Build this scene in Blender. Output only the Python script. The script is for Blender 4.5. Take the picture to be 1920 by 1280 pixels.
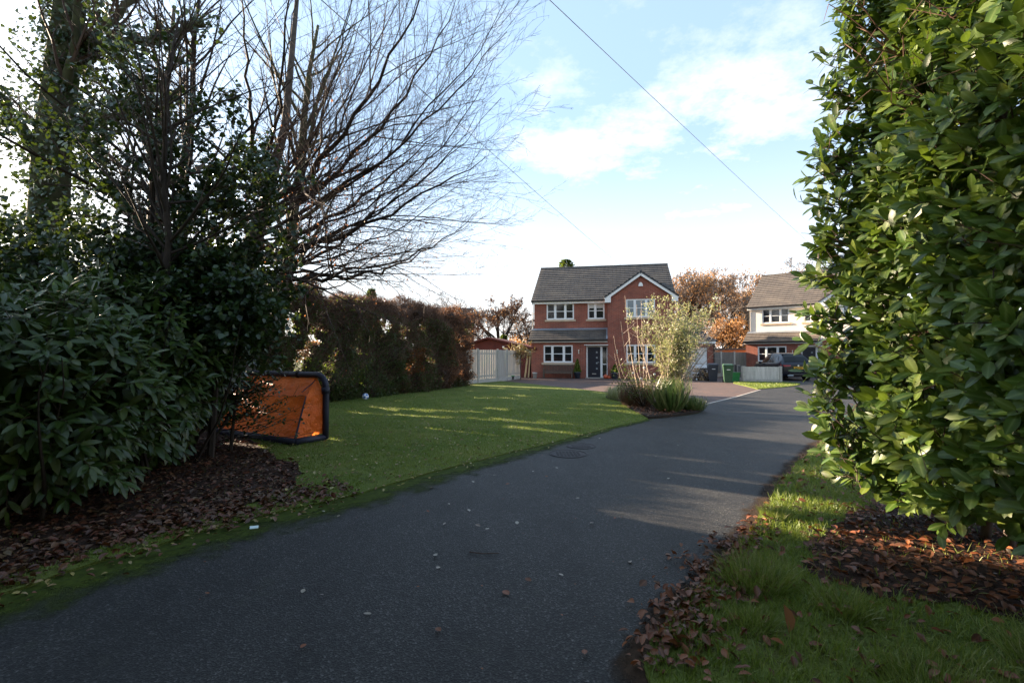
import bpy, math, random
import numpy as np
from mathutils import Vector, Matrix
from mathutils import noise as mnoise
from mathutils.geometry import tessellate_polygon
R = math.radians
rng = np.random.default_rng(7)
random.seed(7)
scene = bpy.context.scene
for o in list(bpy.data.objects):
    bpy.data.objects.remove(o)

# ------------------------------------------------------------ camera
cam_d = bpy.data.cameras.new('camera')
cam = bpy.data.objects.new('camera', cam_d)
scene.collection.objects.link(cam)
cam_d.sensor_width = 36.0
cam_d.lens = 36.0 * 907 / 1920
cam_d.clip_start = 0.05
cam_d.clip_end = 2000
cam.location = (0, 0, 1.55)
cam.rotation_euler = (R(90 + 1.58), 0, 0)
scene.camera = cam

# ------------------------------------------------------------ sun and sky
SUN_AZ, SUN_EL = 32.0, 16.0          # degrees: from the left (-x) towards +y, and above the horizon
to_sun = Vector((-math.cos(R(SUN_AZ)) * math.cos(R(SUN_EL)), math.sin(R(SUN_AZ)) * math.cos(R(SUN_EL)), math.sin(R(SUN_EL))))
sd = bpy.data.lights.new('sun', 'SUN')
sd.energy = 5.0
sd.angle = R(0.53)
sd.color = (1.0, 0.80, 0.58)
so = bpy.data.objects.new('sun', sd)
scene.collection.objects.link(so)
so.rotation_euler = to_sun.to_track_quat('Z', 'Y').to_euler()
so.location = (-30, 20, 20)

world = bpy.data.worlds.new('World')
scene.world = world
world.use_nodes = True
wt = world.node_tree
wt.nodes.clear()
def wn(t, **k):
    n = wt.nodes.new(t)
    for a, b in k.items(): setattr(n, a, b)
    return n
sky = wn('ShaderNodeTexSky', sky_type='NISHITA', sun_disc=False, sun_elevation=R(SUN_EL),
         sun_rotation=R(-(90 - SUN_AZ)), air_density=1.0, dust_density=1.2, ozone_density=2.0, altitude=50)
bg = wn('ShaderNodeBackground'); bg.inputs['Strength'].default_value = 0.07
wo = wn('ShaderNodeOutputWorld')
tc = wn('ShaderNodeTexCoord')
sep = wn('ShaderNodeSeparateXYZ')
wt.links.new(tc.outputs['Generated'], sep.inputs[0])
def wmath(op, a, b=None, clamp=False):
    n = wn('ShaderNodeMath', operation=op); n.use_clamp = clamp
    for i, v in enumerate((a, b)):
        if v is None: continue
        if isinstance(v, (int, float)): n.inputs[i].default_value = v
        else: wt.links.new(v, n.inputs[i])
    return n.outputs[0]
zc = wmath('MAXIMUM', sep.outputs[2], 0.0)
zd = wmath('ADD', zc, 0.16)
cx = wmath('DIVIDE', sep.outputs[0], zd); cy = wmath('DIVIDE', sep.outputs[1], zd)
comb = wn('ShaderNodeCombineXYZ')
wt.links.new(cx, comb.inputs[0]); wt.links.new(cy, comb.inputs[1])
mp = wn('ShaderNodeMapping'); mp.inputs['Scale'].default_value = (1.25, 1.25, 1); mp.inputs['Location'].default_value = (2.85, 0.66, 0)
wt.links.new(comb.outputs[0], mp.inputs[0])
nz = wn('ShaderNodeTexNoise'); nz.inputs['Scale'].default_value = 2.3; nz.inputs['Detail'].default_value = 9; nz.inputs['Roughness'].default_value = 0.66
wt.links.new(mp.outputs[0], nz.inputs['Vector'])
nz2 = wn('ShaderNodeTexNoise'); nz2.inputs['Scale'].default_value = 0.62; nz2.inputs['Detail'].default_value = 3
wt.links.new(mp.outputs[0], nz2.inputs['Vector'])
cm = wmath('MULTIPLY', nz.outputs['Fac'], nz2.outputs['Fac'])
rmp = wn('ShaderNodeMapRange'); rmp.inputs['From Min'].default_value = 0.268; rmp.inputs['From Max'].default_value = 0.38
wt.links.new(cm, rmp.inputs['Value'])
low = wn('ShaderNodeMapRange'); low.inputs['From Min'].default_value = 0.70; low.inputs['From Max'].default_value = 0.05
low.inputs['To Min'].default_value = 0.2; low.inputs['To Max'].default_value = 1.0
wt.links.new(zc, low.inputs['Value'])
cf = wmath('MULTIPLY', rmp.outputs[0], low.outputs[0], True)
hz = wn('ShaderNodeMapRange'); hz.inputs['From Min'].default_value = 0.42; hz.inputs['From Max'].default_value = 0.0
hz.inputs['To Min'].default_value = 0.0; hz.inputs['To Max'].default_value = 0.75; hz.interpolation_type = 'SMOOTHSTEP'
wt.links.new(zc, hz.inputs['Value'])
mix = wn('ShaderNodeMixRGB'); mix.inputs[2].default_value = (4.3, 4.15, 4.0, 1)
tot = wmath('MAXIMUM', cf, hz.outputs[0])
veil = wn('ShaderNodeMixRGB'); veil.inputs[0].default_value = 0.62; veil.inputs[2].default_value = (1.85, 2.55, 3.40, 1)
wt.links.new(sky.outputs[0], veil.inputs[1])
wt.links.new(tot, mix.inputs[0]); wt.links.new(veil.outputs[0], mix.inputs[1])
wt.links.new(mix.outputs[0], bg.inputs[0]); wt.links.new(bg.outputs[0], wo.inputs[0])

vs = scene.view_settings
vs.view_transform = 'Standard'
try: vs.look = 'None'
except Exception: pass
vs.exposure = 2.5
vs.gamma = 1.0
vs.use_curve_mapping = False
scene.render.engine = 'CYCLES'
scene.cycles.max_bounces = 6
scene.cycles.diffuse_bounces = 3
scene.cycles.transparent_max_bounces = 6

# ------------------------------------------------------------ materials
MATS = {}
class NT:
    def __init__(s, name):
        s.m = bpy.data.materials.new(name); s.m.use_nodes = True
        s.t = s.m.node_tree; s.t.nodes.clear()
        s.out = s.n('ShaderNodeOutputMaterial')
    def n(s, t, **k):
        n = s.t.nodes.new(t)
        for a, b in k.items(): setattr(n, a, b)
        return n
    def l(s, a, b): s.t.links.new(a, b)
    def set(s, node, key, v):
        if hasattr(v, 'links'): s.l(v, node.inputs[key])
        else: node.inputs[key].default_value = v
    def coord(s, kind='Object', scale=(1, 1, 1)):
        tc = s.n('ShaderNodeTexCoord'); mp = s.n('ShaderNodeMapping')
        mp.inputs['Scale'].default_value = scale
        s.l(tc.outputs[kind], mp.inputs[0]); return mp.outputs[0]
    def noise(s, co, scale, detail=4, rough=0.55):
        n = s.n('ShaderNodeTexNoise'); s.l(co, n.inputs['Vector'])
        n.inputs['Scale'].default_value = scale; n.inputs['Detail'].default_value = detail; n.inputs['Roughness'].default_value = rough
        return n.outputs['Fac']
    def ramp(s, fac, stops):
        n = s.n('ShaderNodeValToRGB'); s.l(fac, n.inputs[0])
        cr = n.color_ramp
        while len(cr.elements) > 1: cr.elements.remove(cr.elements[-1])
        cr.elements[0].position = stops[0][0]; cr.elements[0].color = (*stops[0][1], 1)
        for p, c in stops[1:]:
            e = cr.elements.new(p); e.color = (*c, 1)
        return n.outputs[0]
    def mixc(s, fac, a, b, mode='MIX'):
        n = s.n('ShaderNodeMixRGB', blend_type=mode)
        for i, v in enumerate((fac, a, b)):
            if hasattr(v, 'links'): s.l(v, n.inputs[i])
            elif isinstance(v, (int, float)): n.inputs[i].default_value = v
            else: n.inputs[i].default_value = (*v, 1)
        return n.outputs[0]
    def math(s, op, a, b=None, clamp=False):
        n = s.n('ShaderNodeMath', operation=op); n.use_clamp = clamp
        for i, v in enumerate((a, b)):
            if v is None: continue
            if isinstance(v, (int, float)): n.inputs[i].default_value = v
            else: s.l(v, n.inputs[i])
        return n.outputs[0]
    def bump(s, h, strength=0.3, dist=0.01):
        n = s.n('ShaderNodeBump'); n.inputs['Strength'].default_value = strength; n.inputs['Distance'].default_value = dist
        s.l(h, n.inputs['Height']); return n.outputs[0]
    def bsdf(s, col, rough=0.6, normal=None, spec=0.5, metal=0.0, coat=0.0):
        p = s.n('ShaderNodeBsdfPrincipled')
        if hasattr(col, 'links'): s.l(col, p.inputs['Base Color'])
        else: p.inputs['Base Color'].default_value = (*col, 1)
        s.set(p, 'Roughness', rough)
        p.inputs['Specular IOR Level'].default_value = spec
        p.inputs['Metallic'].default_value = metal
        p.inputs['Coat Weight'].default_value = coat
        if normal is not None: s.l(normal, p.inputs['Normal'])
        return p.outputs[0]
    def done(s, sh):
        s.l(sh, s.out.inputs[0]); return s.m

def plain(name, col, rough=0.6, spec=0.5, metal=0.0, var=0.15, nscale=6.0, bump=0.0, coat=0.0, kind='Object'):
    t = NT(name)
    co = t.coord(kind)
    f = t.noise(co, nscale, 5)
    a = tuple(c * (1 - var) for c in col); b = tuple(min(1, c * (1 + var)) for c in col)
    c = t.ramp(f, [(0.3, a), (0.7, b)])
    nrm = t.bump(t.noise(co, nscale * 12, 3), bump, 0.01) if bump else None
    return t.done(t.bsdf(c, rough, nrm, spec, metal, coat))

def leafmat(name, cols, rib=None, rough=0.4, trans=0.3, tcol=None, spec=0.5, spots=None, shuffle=True):
    t = NT(name)
    at = t.n('ShaderNodeAttribute', attribute_name='tint')
    oi = t.n('ShaderNodeObjectInfo')
    f = t.math('FRACT', t.math('ADD', at.outputs['Fac'], oi.outputs['Random'])) if shuffle else at.outputs['Fac']
    n = len(cols)
    c = t.ramp(f, [(i / max(1, n - 1), cc) for i, cc in enumerate(cols)])
    if spots:
        co = t.coord('Object')
        c = t.mixc(t.ramp(t.noise(co, spots[0], 4), [(0.55, (0, 0, 0)), (0.68, (1, 1, 1))]), c, spots[1])
    if rib:
        ra = t.n('ShaderNodeAttribute', attribute_name='rib')
        rf = t.math('POWER', ra.outputs['Fac'], 5.0)
        c = t.mixc(t.math('MULTIPLY', rf, 0.75), c, rib)
    b = t.bsdf(c, rough, None, spec)
    tr = t.n('ShaderNodeBsdfTranslucent')
    if tcol: t.l(t.mixc(0.6, c, tcol), tr.inputs[0])
    else: t.l(c, tr.inputs[0])
    mx = t.n('ShaderNodeMixShader'); mx.inputs[0].default_value = trans
    t.l(b, mx.inputs[1]); t.l(tr.outputs[0], mx.inputs[2])
    return t.done(mx.outputs[0])

def M(k): return MATS[k]
MATS['laurel'] = leafmat('laurel_leaf', [(.042, .088, .014), (.062, .120, .018), (.090, .150, .022), (.050, .100, .016), (.16, .20, .03), (.055, .105, .016), (.10, .15, .02)], (.20, .27, .08), .36, .24, (.28, .42, .03), .4, (9.0, (.07, .085, .02)))
MATS['laurel_dark'] = leafmat('rhododendron_leaf', [(.020, .042, .007), (.032, .060, .009), (.045, .078, .012), (.024, .046, .008), (.075, .095, .016), (.028, .052, .009)], (.06, .09, .025), .34, .12, (.10, .2, .02), .4)
MATS['ivy'] = leafmat('ivy_leaf', [(.014, .030, .012), (.022, .044, .014), (.035, .064, .016), (.016, .036, .014)], None, .32, .13, (.16, .24, .02))
MATS['hedge_green'] = leafmat('hedge_leaf_green', [(.025, .045, .015), (.040, .070, .018), (.055, .085, .022), (.05, .045, .02)], None, .5, .3, (.2, .28, .03))
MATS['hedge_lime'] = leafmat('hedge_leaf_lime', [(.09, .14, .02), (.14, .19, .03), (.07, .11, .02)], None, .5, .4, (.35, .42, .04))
MATS['hedge_brown'] = leafmat('hedge_leaf_brown', [(.070, .035, .020), (.105, .050, .030), (.055, .040, .022), (.13, .07, .04)], None, .6, .3, (.3, .13, .05))
MATS['hedge_rust'] = leafmat('hedge_leaf_rust', [(.20, .060, .015), (.28, .09, .02), (.16, .05, .015)], None, .6, .35, (.5, .18, .03))
MATS['oak_leaf'] = leafmat('oak_leaf_orange', [(.28, .15, .065), (.38, .21, .085), (.24, .13, .065), (.45, .28, .14)], None, .6, .4, (.5, .24, .06))
MATS['copper_leaf'] = leafmat('beech_leaf_copper', [(.22, .09, .04), (.28, .12, .05), (.16, .065, .03)], None, .6, .35, (.5, .2, .07))
MATS['shrub_leaf'] = leafmat('pale_shrub_leaf', [(.15, .20, .08), (.24, .27, .13), (.33, .33, .19), (.11, .15, .06), (.42, .38, .27), (.30, .24, .17)], None, .45, .35, (.45, .48, .14))
MATS['litter'] = leafmat('fallen_leaf_brown', [(.13, .034, .010), (.20, .055, .015), (.075, .024, .010), (.26, .085, .025), (.13, .050, .022), (.08, .030, .014)], (.22, .09, .04), .55, .15, None, .5)
MATS['litter_dark'] = leafmat('fallen_leaf_dark', [(.085, .022, .008), (.13, .036, .012), (.04, .016, .009), (.17, .075, .030), (.07, .028, .013), (.11, .07, .03)], None, .5, .08)  # darker brown version of the litter, used on the left side
MATS['litter_pale'] = leafmat('fallen_leaf_pale', [(.20, .17, .13), (.28, .25, .20), (.14, .10, .07)], (.3, .27, .22), .4, .05)
MATS['litter_yellow'] = leafmat('fallen_leaf_yellow', [(.30, .24, .05), (.22, .14, .05), (.34, .28, .12), (.16, .06, .03)], None, .5, .1)
MATS['grass'] = leafmat('grass_blade', [(.070, .115, .020), (.100, .155, .026), (.140, .195, .034), (.185, .225, .045), (.235, .240, .075), (.31, .27, .13)], None, .5, .35, (.30, .38, .03), shuffle=False)
MATS['sedge'] = leafmat('sedge_blade', [(.06, .11, .02), (.10, .16, .035), (.20, .20, .07), (.07, .12, .025)], None, .4, .3)
MATS['bark'] = plain('bark_grey_brown', (.075, .058, .045), .85, .3, var=.35, nscale=9, bump=.5)
MATS['bark_dark'] = plain('bark_dark', (.035, .024, .018), .85, .3, var=.35, nscale=9, bump=.5)
MATS['bark_moss'] = plain('bark_mossy', (.060, .062, .030), .9, .3, var=.4, nscale=5, bump=.5)
MATS['twig'] = plain('twig_reddish', (.075, .045, .036), .7, .3, var=.25, nscale=3)
MATS['twig_pale'] = plain('twig_pale', (.42, .33, .26), .7, .3, var=.2, nscale=3)
MATS['twig_far'] = plain('twig_far', (.20, .165, .145), .8, .2, var=.2, nscale=.6)
MATS['twig_brown'] = plain('twig_hedge', (.13, .075, .052), .8, .2, var=.3, nscale=2)
MATS['upvc'] = plain('white_upvc', (.78, .78, .77), .35, .5, var=.05)
MATS['stone_sill'] = plain('sandstone_sill', (.50, .38, .27), .8, .3, var=.08, bump=.2)
MATS['black_pvc'] = plain('black_pvc', (.012, .012, .013), .4, .5, var=.1)
MATS['lead'] = plain('lead_flashing', (.20, .22, .25), .5, .5, var=.15, nscale=2)
MATS['slate_dark'] = plain('dark_verge_tile', (.035, .038, .045), .6, .4, var=.2)
MATS['glass'] = plain('window_glass', (.018, .020, .022), .06, .9, var=.3, nscale=1.5)
MATS['glass_sky_blind'] = plain('window_glass_sky_blind', (.20, .23, .25), .12, .8, var=.1, nscale=2)  # pale tint carries painted sky reflection along with the blinds
MATS['blind'] = plain('window_blind', (.5, .5, .47), .6, .3, var=.04)
MATS['door'] = plain('navy_door', (.008, .010, .020), .35, .5, var=.1)
MATS['metal'] = plain('brushed_metal', (.55, .55, .54), .3, .5, metal=1, var=.05)
MATS['white_metal'] = plain('white_painted_metal', (.75, .76, .78), .45, .5, var=.05)
MATS['teak'] = plain('weathered_teak', (.115, .085, .065), .8, .3, var=.25, nscale=14, bump=.3)
MATS['timber_pale'] = plain('sawn_timber', (.42, .31, .17), .8, .3, var=.2, nscale=9)
MATS['pot'] = plain('glazed_blue_pot', (.045, .058, .082), .3, .6, var=.2)
MATS['bucket'] = plain('white_plastic_bucket', (.62, .62, .58), .5, .5, var=.1)
MATS['orange_plastic'] = plain('orange_red_plastic', (.55, .10, .04), .4, .5, var=.15)
MATS['navy_cover'] = plain('navy_tarpaulin', (.012, .020, .055), .5, .5, var=.3)
MATS['green_plastic'] = plain('green_plastic', (.02, .20, .05), .45, .5, var=.15)
MATS['bin_green'] = plain('green_bin_plastic', (.026, .075, .038), .5, .5, var=.12)
MATS['bin_grey'] = plain('charcoal_bin_plastic', (.030, .035, .048), .5, .5, var=.12)
MATS['rubber'] = plain('rubber', (.012, .012, .012), .8, .3, var=.1)
MATS['concrete'] = plain('concrete_post', (.40, .37, .33), .9, .2, var=.15, nscale=8, bump=.3)
MATS['soil'] = plain('dark_soil', (.030, .020, .014), .95, .2, var=.4, nscale=12, bump=.8)
MATS['log_end'] = plain('cut_log', (.32, .22, .12), .85, .2, var=.3, nscale=12)
MATS['wire'] = plain('cable_sheath', (.20, .22, .25), .6, .3, var=.05)
MATS['car_paint'] = plain('navy_car_paint', (.005, .006, .013), .25, .4, var=.05, coat=.25)
MATS['car_glass'] = plain('tinted_car_glass', (.005, .006, .006), .05, .25, var=.1)
MATS['tail_red'] = plain('tail_light_red', (.30, .008, .02), .15, .6, var=.1)
MATS['plate_yellow'] = plain('plate_yellow', (.80, .42, .02), .5, .4, var=.03)
MATS['summer_red'] = plain('dark_red_stained_timber', (.085, .018, .014), .7, .3, var=.2, nscale=3, bump=.2)
MATS['summer_red_sunlit'] = plain('sunlit_red_timber', (.36, .10, .045), .75, .3, var=.15, nscale=3)  # orange stands in for sunlight on the red shed timber
MATS['tan_wall'] = plain('tan_rendered_wall', (.50, .28, .15), .9, .2, var=.08)
MATS['ball_white'] = plain('ball_white', (.75, .77, .80), .35, .5, var=.04)
MATS['ball_blue'] = plain('ball_blue', (.05, .16, .42), .35, .5, var=.1)
MATS['cloth_navy'] = plain('navy_padded_cover', (.016, .016, .034), .55, .4, var=.3, nscale=5)
MATS['litter_white'] = plain('white_paper', (.62, .74, .74), .6, .3, var=.05)
MATS['iron'] = plain('cast_iron_cover', (.045, .040, .042), .75, .4, var=.3, nscale=30, bump=.6)

def m_brick():
    t = NT('red_brick')
    tc = t.n('ShaderNodeTexCoord'); geo = t.n('ShaderNodeNewGeometry')
    sp = t.n('ShaderNodeSeparateXYZ'); t.l(tc.outputs['Object'], sp.inputs[0])
    cb = t.n('ShaderNodeCombineXYZ')
    t.l(t.math('ADD', sp.outputs[0], sp.outputs[1]), cb.inputs[0]); t.l(sp.outputs[2], cb.inputs[1])
    b = t.n('ShaderNodeTexBrick'); t.l(cb.outputs[0], b.inputs['Vector'])
    b.inputs['Scale'].default_value = 1.0
    b.inputs['Brick Width'].default_value = .225; b.inputs['Row Height'].default_value = .075
    b.inputs['Mortar Size'].default_value = .009; b.inputs['Mortar Smooth'].default_value = .2
    b.inputs['Color1'].default_value = (.30, .080, .050, 1); b.inputs['Color2'].default_value = (.20, .055, .040, 1)
    b.inputs['Mortar'].default_value = (.30, .20, .16, 1); b.inputs['Bias'].default_value = -.1
    n = t.noise(tc.outputs['Object'], 1.3, 6)
    c = t.mixc(.9, b.outputs['Color'], t.ramp(n, [(.3, (.72, .70, .70)), (.7, (1.15, 1.08, 1.0))]), 'MULTIPLY')
    nr = t.bump(t.math('SUBTRACT', 1.0, b.outputs['Fac']), .5, .008)
    return t.done(t.bsdf(c, .85, nr, .3))
MATS['brick'] = m_brick()
MATS['render'] = plain('cream_render', (.86, .76, .64), .9, .2, var=.04, nscale=2, bump=.15)

def m_tiles(name, a, b, c3):
    t = NT(name)
    co = t.coord('Object')
    v = t.n('ShaderNodeTexBrick')
    tc = t.n('ShaderNodeTexCoord')
    t.l(tc.outputs['UV'], v.inputs['Vector'])
    v.inputs['Scale'].default_value = 1; v.inputs['Brick Width'].default_value = .30; v.inputs['Row Height'].default_value = 1.0
    v.inputs['Mortar Size'].default_value = .012; v.inputs['Color1'].default_value = (*a, 1); v.inputs['Color2'].default_value = (*b, 1)
    v.inputs['Mortar'].default_value = tuple(x * .4 for x in a) + (1,)
    c = t.mixc(t.ramp(t.noise(co, 1.1, 7, .7), [(.45, (0, 0, 0)), (.7, (1, 1, 1))]), v.outputs['Color'], c3)
    return t.done(t.bsdf(c, .75, t.bump(t.noise(co, 40, 3), .3, .01), .35))
MATS['roof_grey'] = m_tiles('grey_brown_roof_tile', (.105, .090, .080), (.080, .072, .067), (.155, .13, .105))
MATS['roof_brown'] = m_tiles('brown_roof_tile', (.125, .105, .09), (.10, .086, .076), (.17, .142, .115))

def m_boards(name, base, dark, green=(.12, .14, .08)):
    t = NT(name)
    co = t.coord('Object'); co2 = t.coord('Object', (9, 9, .8))
    c = t.ramp(t.noise(co2, 1.0, 5), [(.3, dark), (.7, base)])
    c = t.mixc(t.ramp(t.noise(co, 1.4, 5), [(.5, (0, 0, 0)), (.75, (.6, .6, .6))]), c, green)
    return t.done(t.bsdf(c, .9, t.bump(t.noise(co2, 5, 3), .3, .01), .2))
MATS['fence_pale'] = m_boards('weathered_pale_fence', (.46, .42, .37), (.32, .29, .26), (.34, .36, .26))
MATS['fence_dark'] = m_boards('weathered_grey_fence', (.20, .19, .18), (.11, .10, .095))
MATS['fence_white'] = m_boards('bleached_low_fence', (.70, .65, .60), (.45, .41, .38), (.48, .50, .40))

def m_asphalt():
    t = NT('worn_asphalt')
    co = t.coord('Object')
    vo = t.n('ShaderNodeTexVoronoi'); t.l(co, vo.inputs['Vector']); vo.inputs['Scale'].default_value = 100
    spk = t.ramp(t.n('ShaderNodeSeparateColor').outputs[0] if False else vo.outputs['Color'], [(0, (.008, .008, .009)), (.45, (.020, .020, .021)), (.70, (.060, .059, .060)), (.88, (.17, .168, .165)), (1, (.36, .355, .35))])
    fine = t.noise(co, 160, 3)
    c = t.mixc(.30, spk, t.ramp(fine, [(.35, (.012, .012, .013)), (.65, (.052, .052, .055))]))
    big = t.noise(co, .55, 6, .6)
    c = t.mixc(1.0, c, t.ramp(big, [(.3, (.34, .34, .345)), (.7, (.68, .67, .65))]), 'MULTIPLY')
    pt = t.noise(t.coord('Object', (1, .5, 1)), 1.7, 8, .72)
    c = t.mixc(1.0, c, t.ramp(pt, [(.38, (.62, .62, .63)), (.50, (1, 1, 1)), (.66, (1.35, 1.33, 1.28))]), 'MULTIPLY')
    ck = t.n('ShaderNodeTexVoronoi', feature='DISTANCE_TO_EDGE'); ck.inputs['Scale'].default_value = .55
    wv = t.n('ShaderNodeTexNoise'); t.l(co, wv.inputs['Vector']); wv.inputs['Scale'].default_value = 3; wv.inputs['Detail'].default_value = 6
    va = t.n('ShaderNodeMixRGB'); va.inputs[0].default_value = .12; t.l(co, va.inputs[1]); t.l(wv.outputs['Color'], va.inputs[2]); t.l(va.outputs[0], ck.inputs['Vector'])
    ckm = t.math('MULTIPLY', t.ramp(ck.outputs['Distance'], [(.0, (1, 1, 1)), (.006, (0, 0, 0))]), t.ramp(t.noise(co, .8, 3), [(.52, (0, 0, 0)), (.6, (1, 1, 1))]))
    c = t.mixc(t.math('MULTIPLY', ckm, .55), c, (.006, .006, .006))
    st = t.noise(t.coord('Object', (1, 1, 1)), 2.6, 7, .7)
    c = t.mixc(t.ramp(st, [(.60, (0, 0, 0)), (.78, (.45, .45, .45))]), c, (.040, .045, .022))
    h = t.math('ADD', vo.outputs['Distance'], t.math('MULTIPLY', fine, .9))
    rough = t.n('ShaderNodeMapRange'); t.l(big, rough.inputs['Value']); rough.inputs['To Min'].default_value = .55; rough.inputs['To Max'].default_value = .78
    return t.done(t.bsdf(c, rough.outputs[0], t.bump(h, .8, .007), .4))
MATS['asphalt'] = m_asphalt()

def m_paving():
    t = NT('red_block_paving')
    co = t.coord('Object')
    b = t.n('ShaderNodeTexBrick'); t.l(co, b.inputs['Vector'])
    b.inputs['Scale'].default_value = 1; b.inputs['Brick Width'].default_value = .2; b.inputs['Row Height'].default_value = .1
    b.inputs['Mortar Size'].default_value = .006
    b.inputs['Color1'].default_value = (.13, .075, .06, 1); b.inputs['Color2'].default_value = (.085, .060, .054, 1); b.inputs['Mortar'].default_value = (.05, .045, .035, 1)
    c = t.mixc(.8, b.outputs['Color'], t.ramp(t.noise(co, .7, 6), [(.3, (.75, .75, .8)), (.7, (1.2, 1.1, 1.05))]), 'MULTIPLY')
    return t.done(t.bsdf(c, .75, t.bump(t.math('SUBTRACT', 1.0, b.outputs['Fac']), .4, .006), .4))
MATS['paving'] = m_paving()

def m_turf(name, a, b, c3, s=1.0):
    t = NT(name)
    co = t.coord('Object')
    c = t.ramp(t.noise(co, 35 * s, 5, .7), [(.25, a), (.75, b)])
    c = t.mixc(t.ramp(t.noise(co, .9, 6, .65), [(.42, (0, 0, 0)), (.68, (1, 1, 1))]), c, c3)
    c = t.mixc(t.ramp(t.noise(co, 5, 6, .75), [(.54, (0, 0, 0)), (.68, (.85, .85, .85))]), c, (.055, .042, .022))
    return t.done(t.bsdf(c, .95, t.bump(t.noise(co, 60, 4), .9, .03), .15))
MATS['turf'] = m_turf('mown_turf', (.075, .105, .020), (.125, .165, .032), (.165, .175, .045))
MATS['rough_ground'] = m_turf('rough_ground', (.035, .060, .018), (.07, .085, .03), (.06, .055, .03))
def m_bed():
    t = NT('leafy_earth')
    co = t.coord('Object')
    c = t.ramp(t.noise(co, 14, 6, .75), [(.25, (.012, .008, .006)), (.5, (.032, .016, .010)), (.75, (.085, .034, .018))])
    return t.done(t.bsdf(c, .9, t.bump(t.noise(co, 22, 5), 1.0, .04), .2))
MATS['bed'] = m_bed()
def m_fade(name, cols, thr, nscale, dens=1.0):
    t = NT(name)
    co = t.coord('Object')
    c = t.ramp(t.noise(co, 18, 5), [(.3, cols[0]), (.7, cols[1])])
    e = t.n('ShaderNodeAttribute', attribute_name='edge')
    n = t.noise(co, nscale, 7, .7)
    f = t.math('ADD', t.math('MULTIPLY', e.outputs['Fac'], dens), t.math('MULTIPLY', n, 1.0))
    mr = t.n('ShaderNodeMapRange'); t.l(f, mr.inputs['Value']); mr.inputs['From Min'].default_value = thr; mr.inputs['From Max'].default_value = thr + .35
    b = t.bsdf(c, .95, t.bump(t.noise(co, 90, 4), .6, .01), .15)
    tr = t.n('ShaderNodeBsdfTransparent'); mx = t.n('ShaderNodeMixShader')
    t.l(mr.outputs[0], mx.inputs[0]); t.l(tr.outputs[0], mx.inputs[1]); t.l(b, mx.inputs[2])
    return t.done(mx.outputs[0])
MATS['moss'] = m_fade('moss_film', ((.022, .034, .006), (.060, .080, .010)), .98, 3.0)
MATS['dirt'] = m_fade('dirt_film', ((.035, .022, .014), (.060, .036, .022)), .95, 5.0)
def m_net():
    t = NT('orange_goal_fabric')
    co = t.coord('Object')
    c = t.ramp(t.noise(co, 3, 5), [(.3, (.85, .13, .015)), (.7, (.95, .19, .025))])
    c = t.mixc(t.ramp(t.noise(co, 26, 6, .8), [(.63, (0, 0, 0)), (.72, (.5, .5, .5))]), c, (.8, .42, .25))
    c = t.mixc(t.ramp(t.noise(co, 4, 6, .7), [(.5, (0, 0, 0)), (.8, (.4, .4, .4))]), c, (.35, .08, .02))
    b = t.bsdf(c, .5, t.bump(t.noise(co, 3.5, 4), 1.0, .16), .4)
    tr = t.n('ShaderNodeBsdfTranslucent'); tr.inputs[0].default_value = (.9, .22, .04, 1)
    mx = t.n('ShaderNodeMixShader'); mx.inputs[0].default_value = .35
    t.l(b, mx.inputs[1]); t.l(tr.outputs[0], mx.inputs[2])
    return t.done(mx.outputs[0])
MATS['net'] = m_net()

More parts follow.
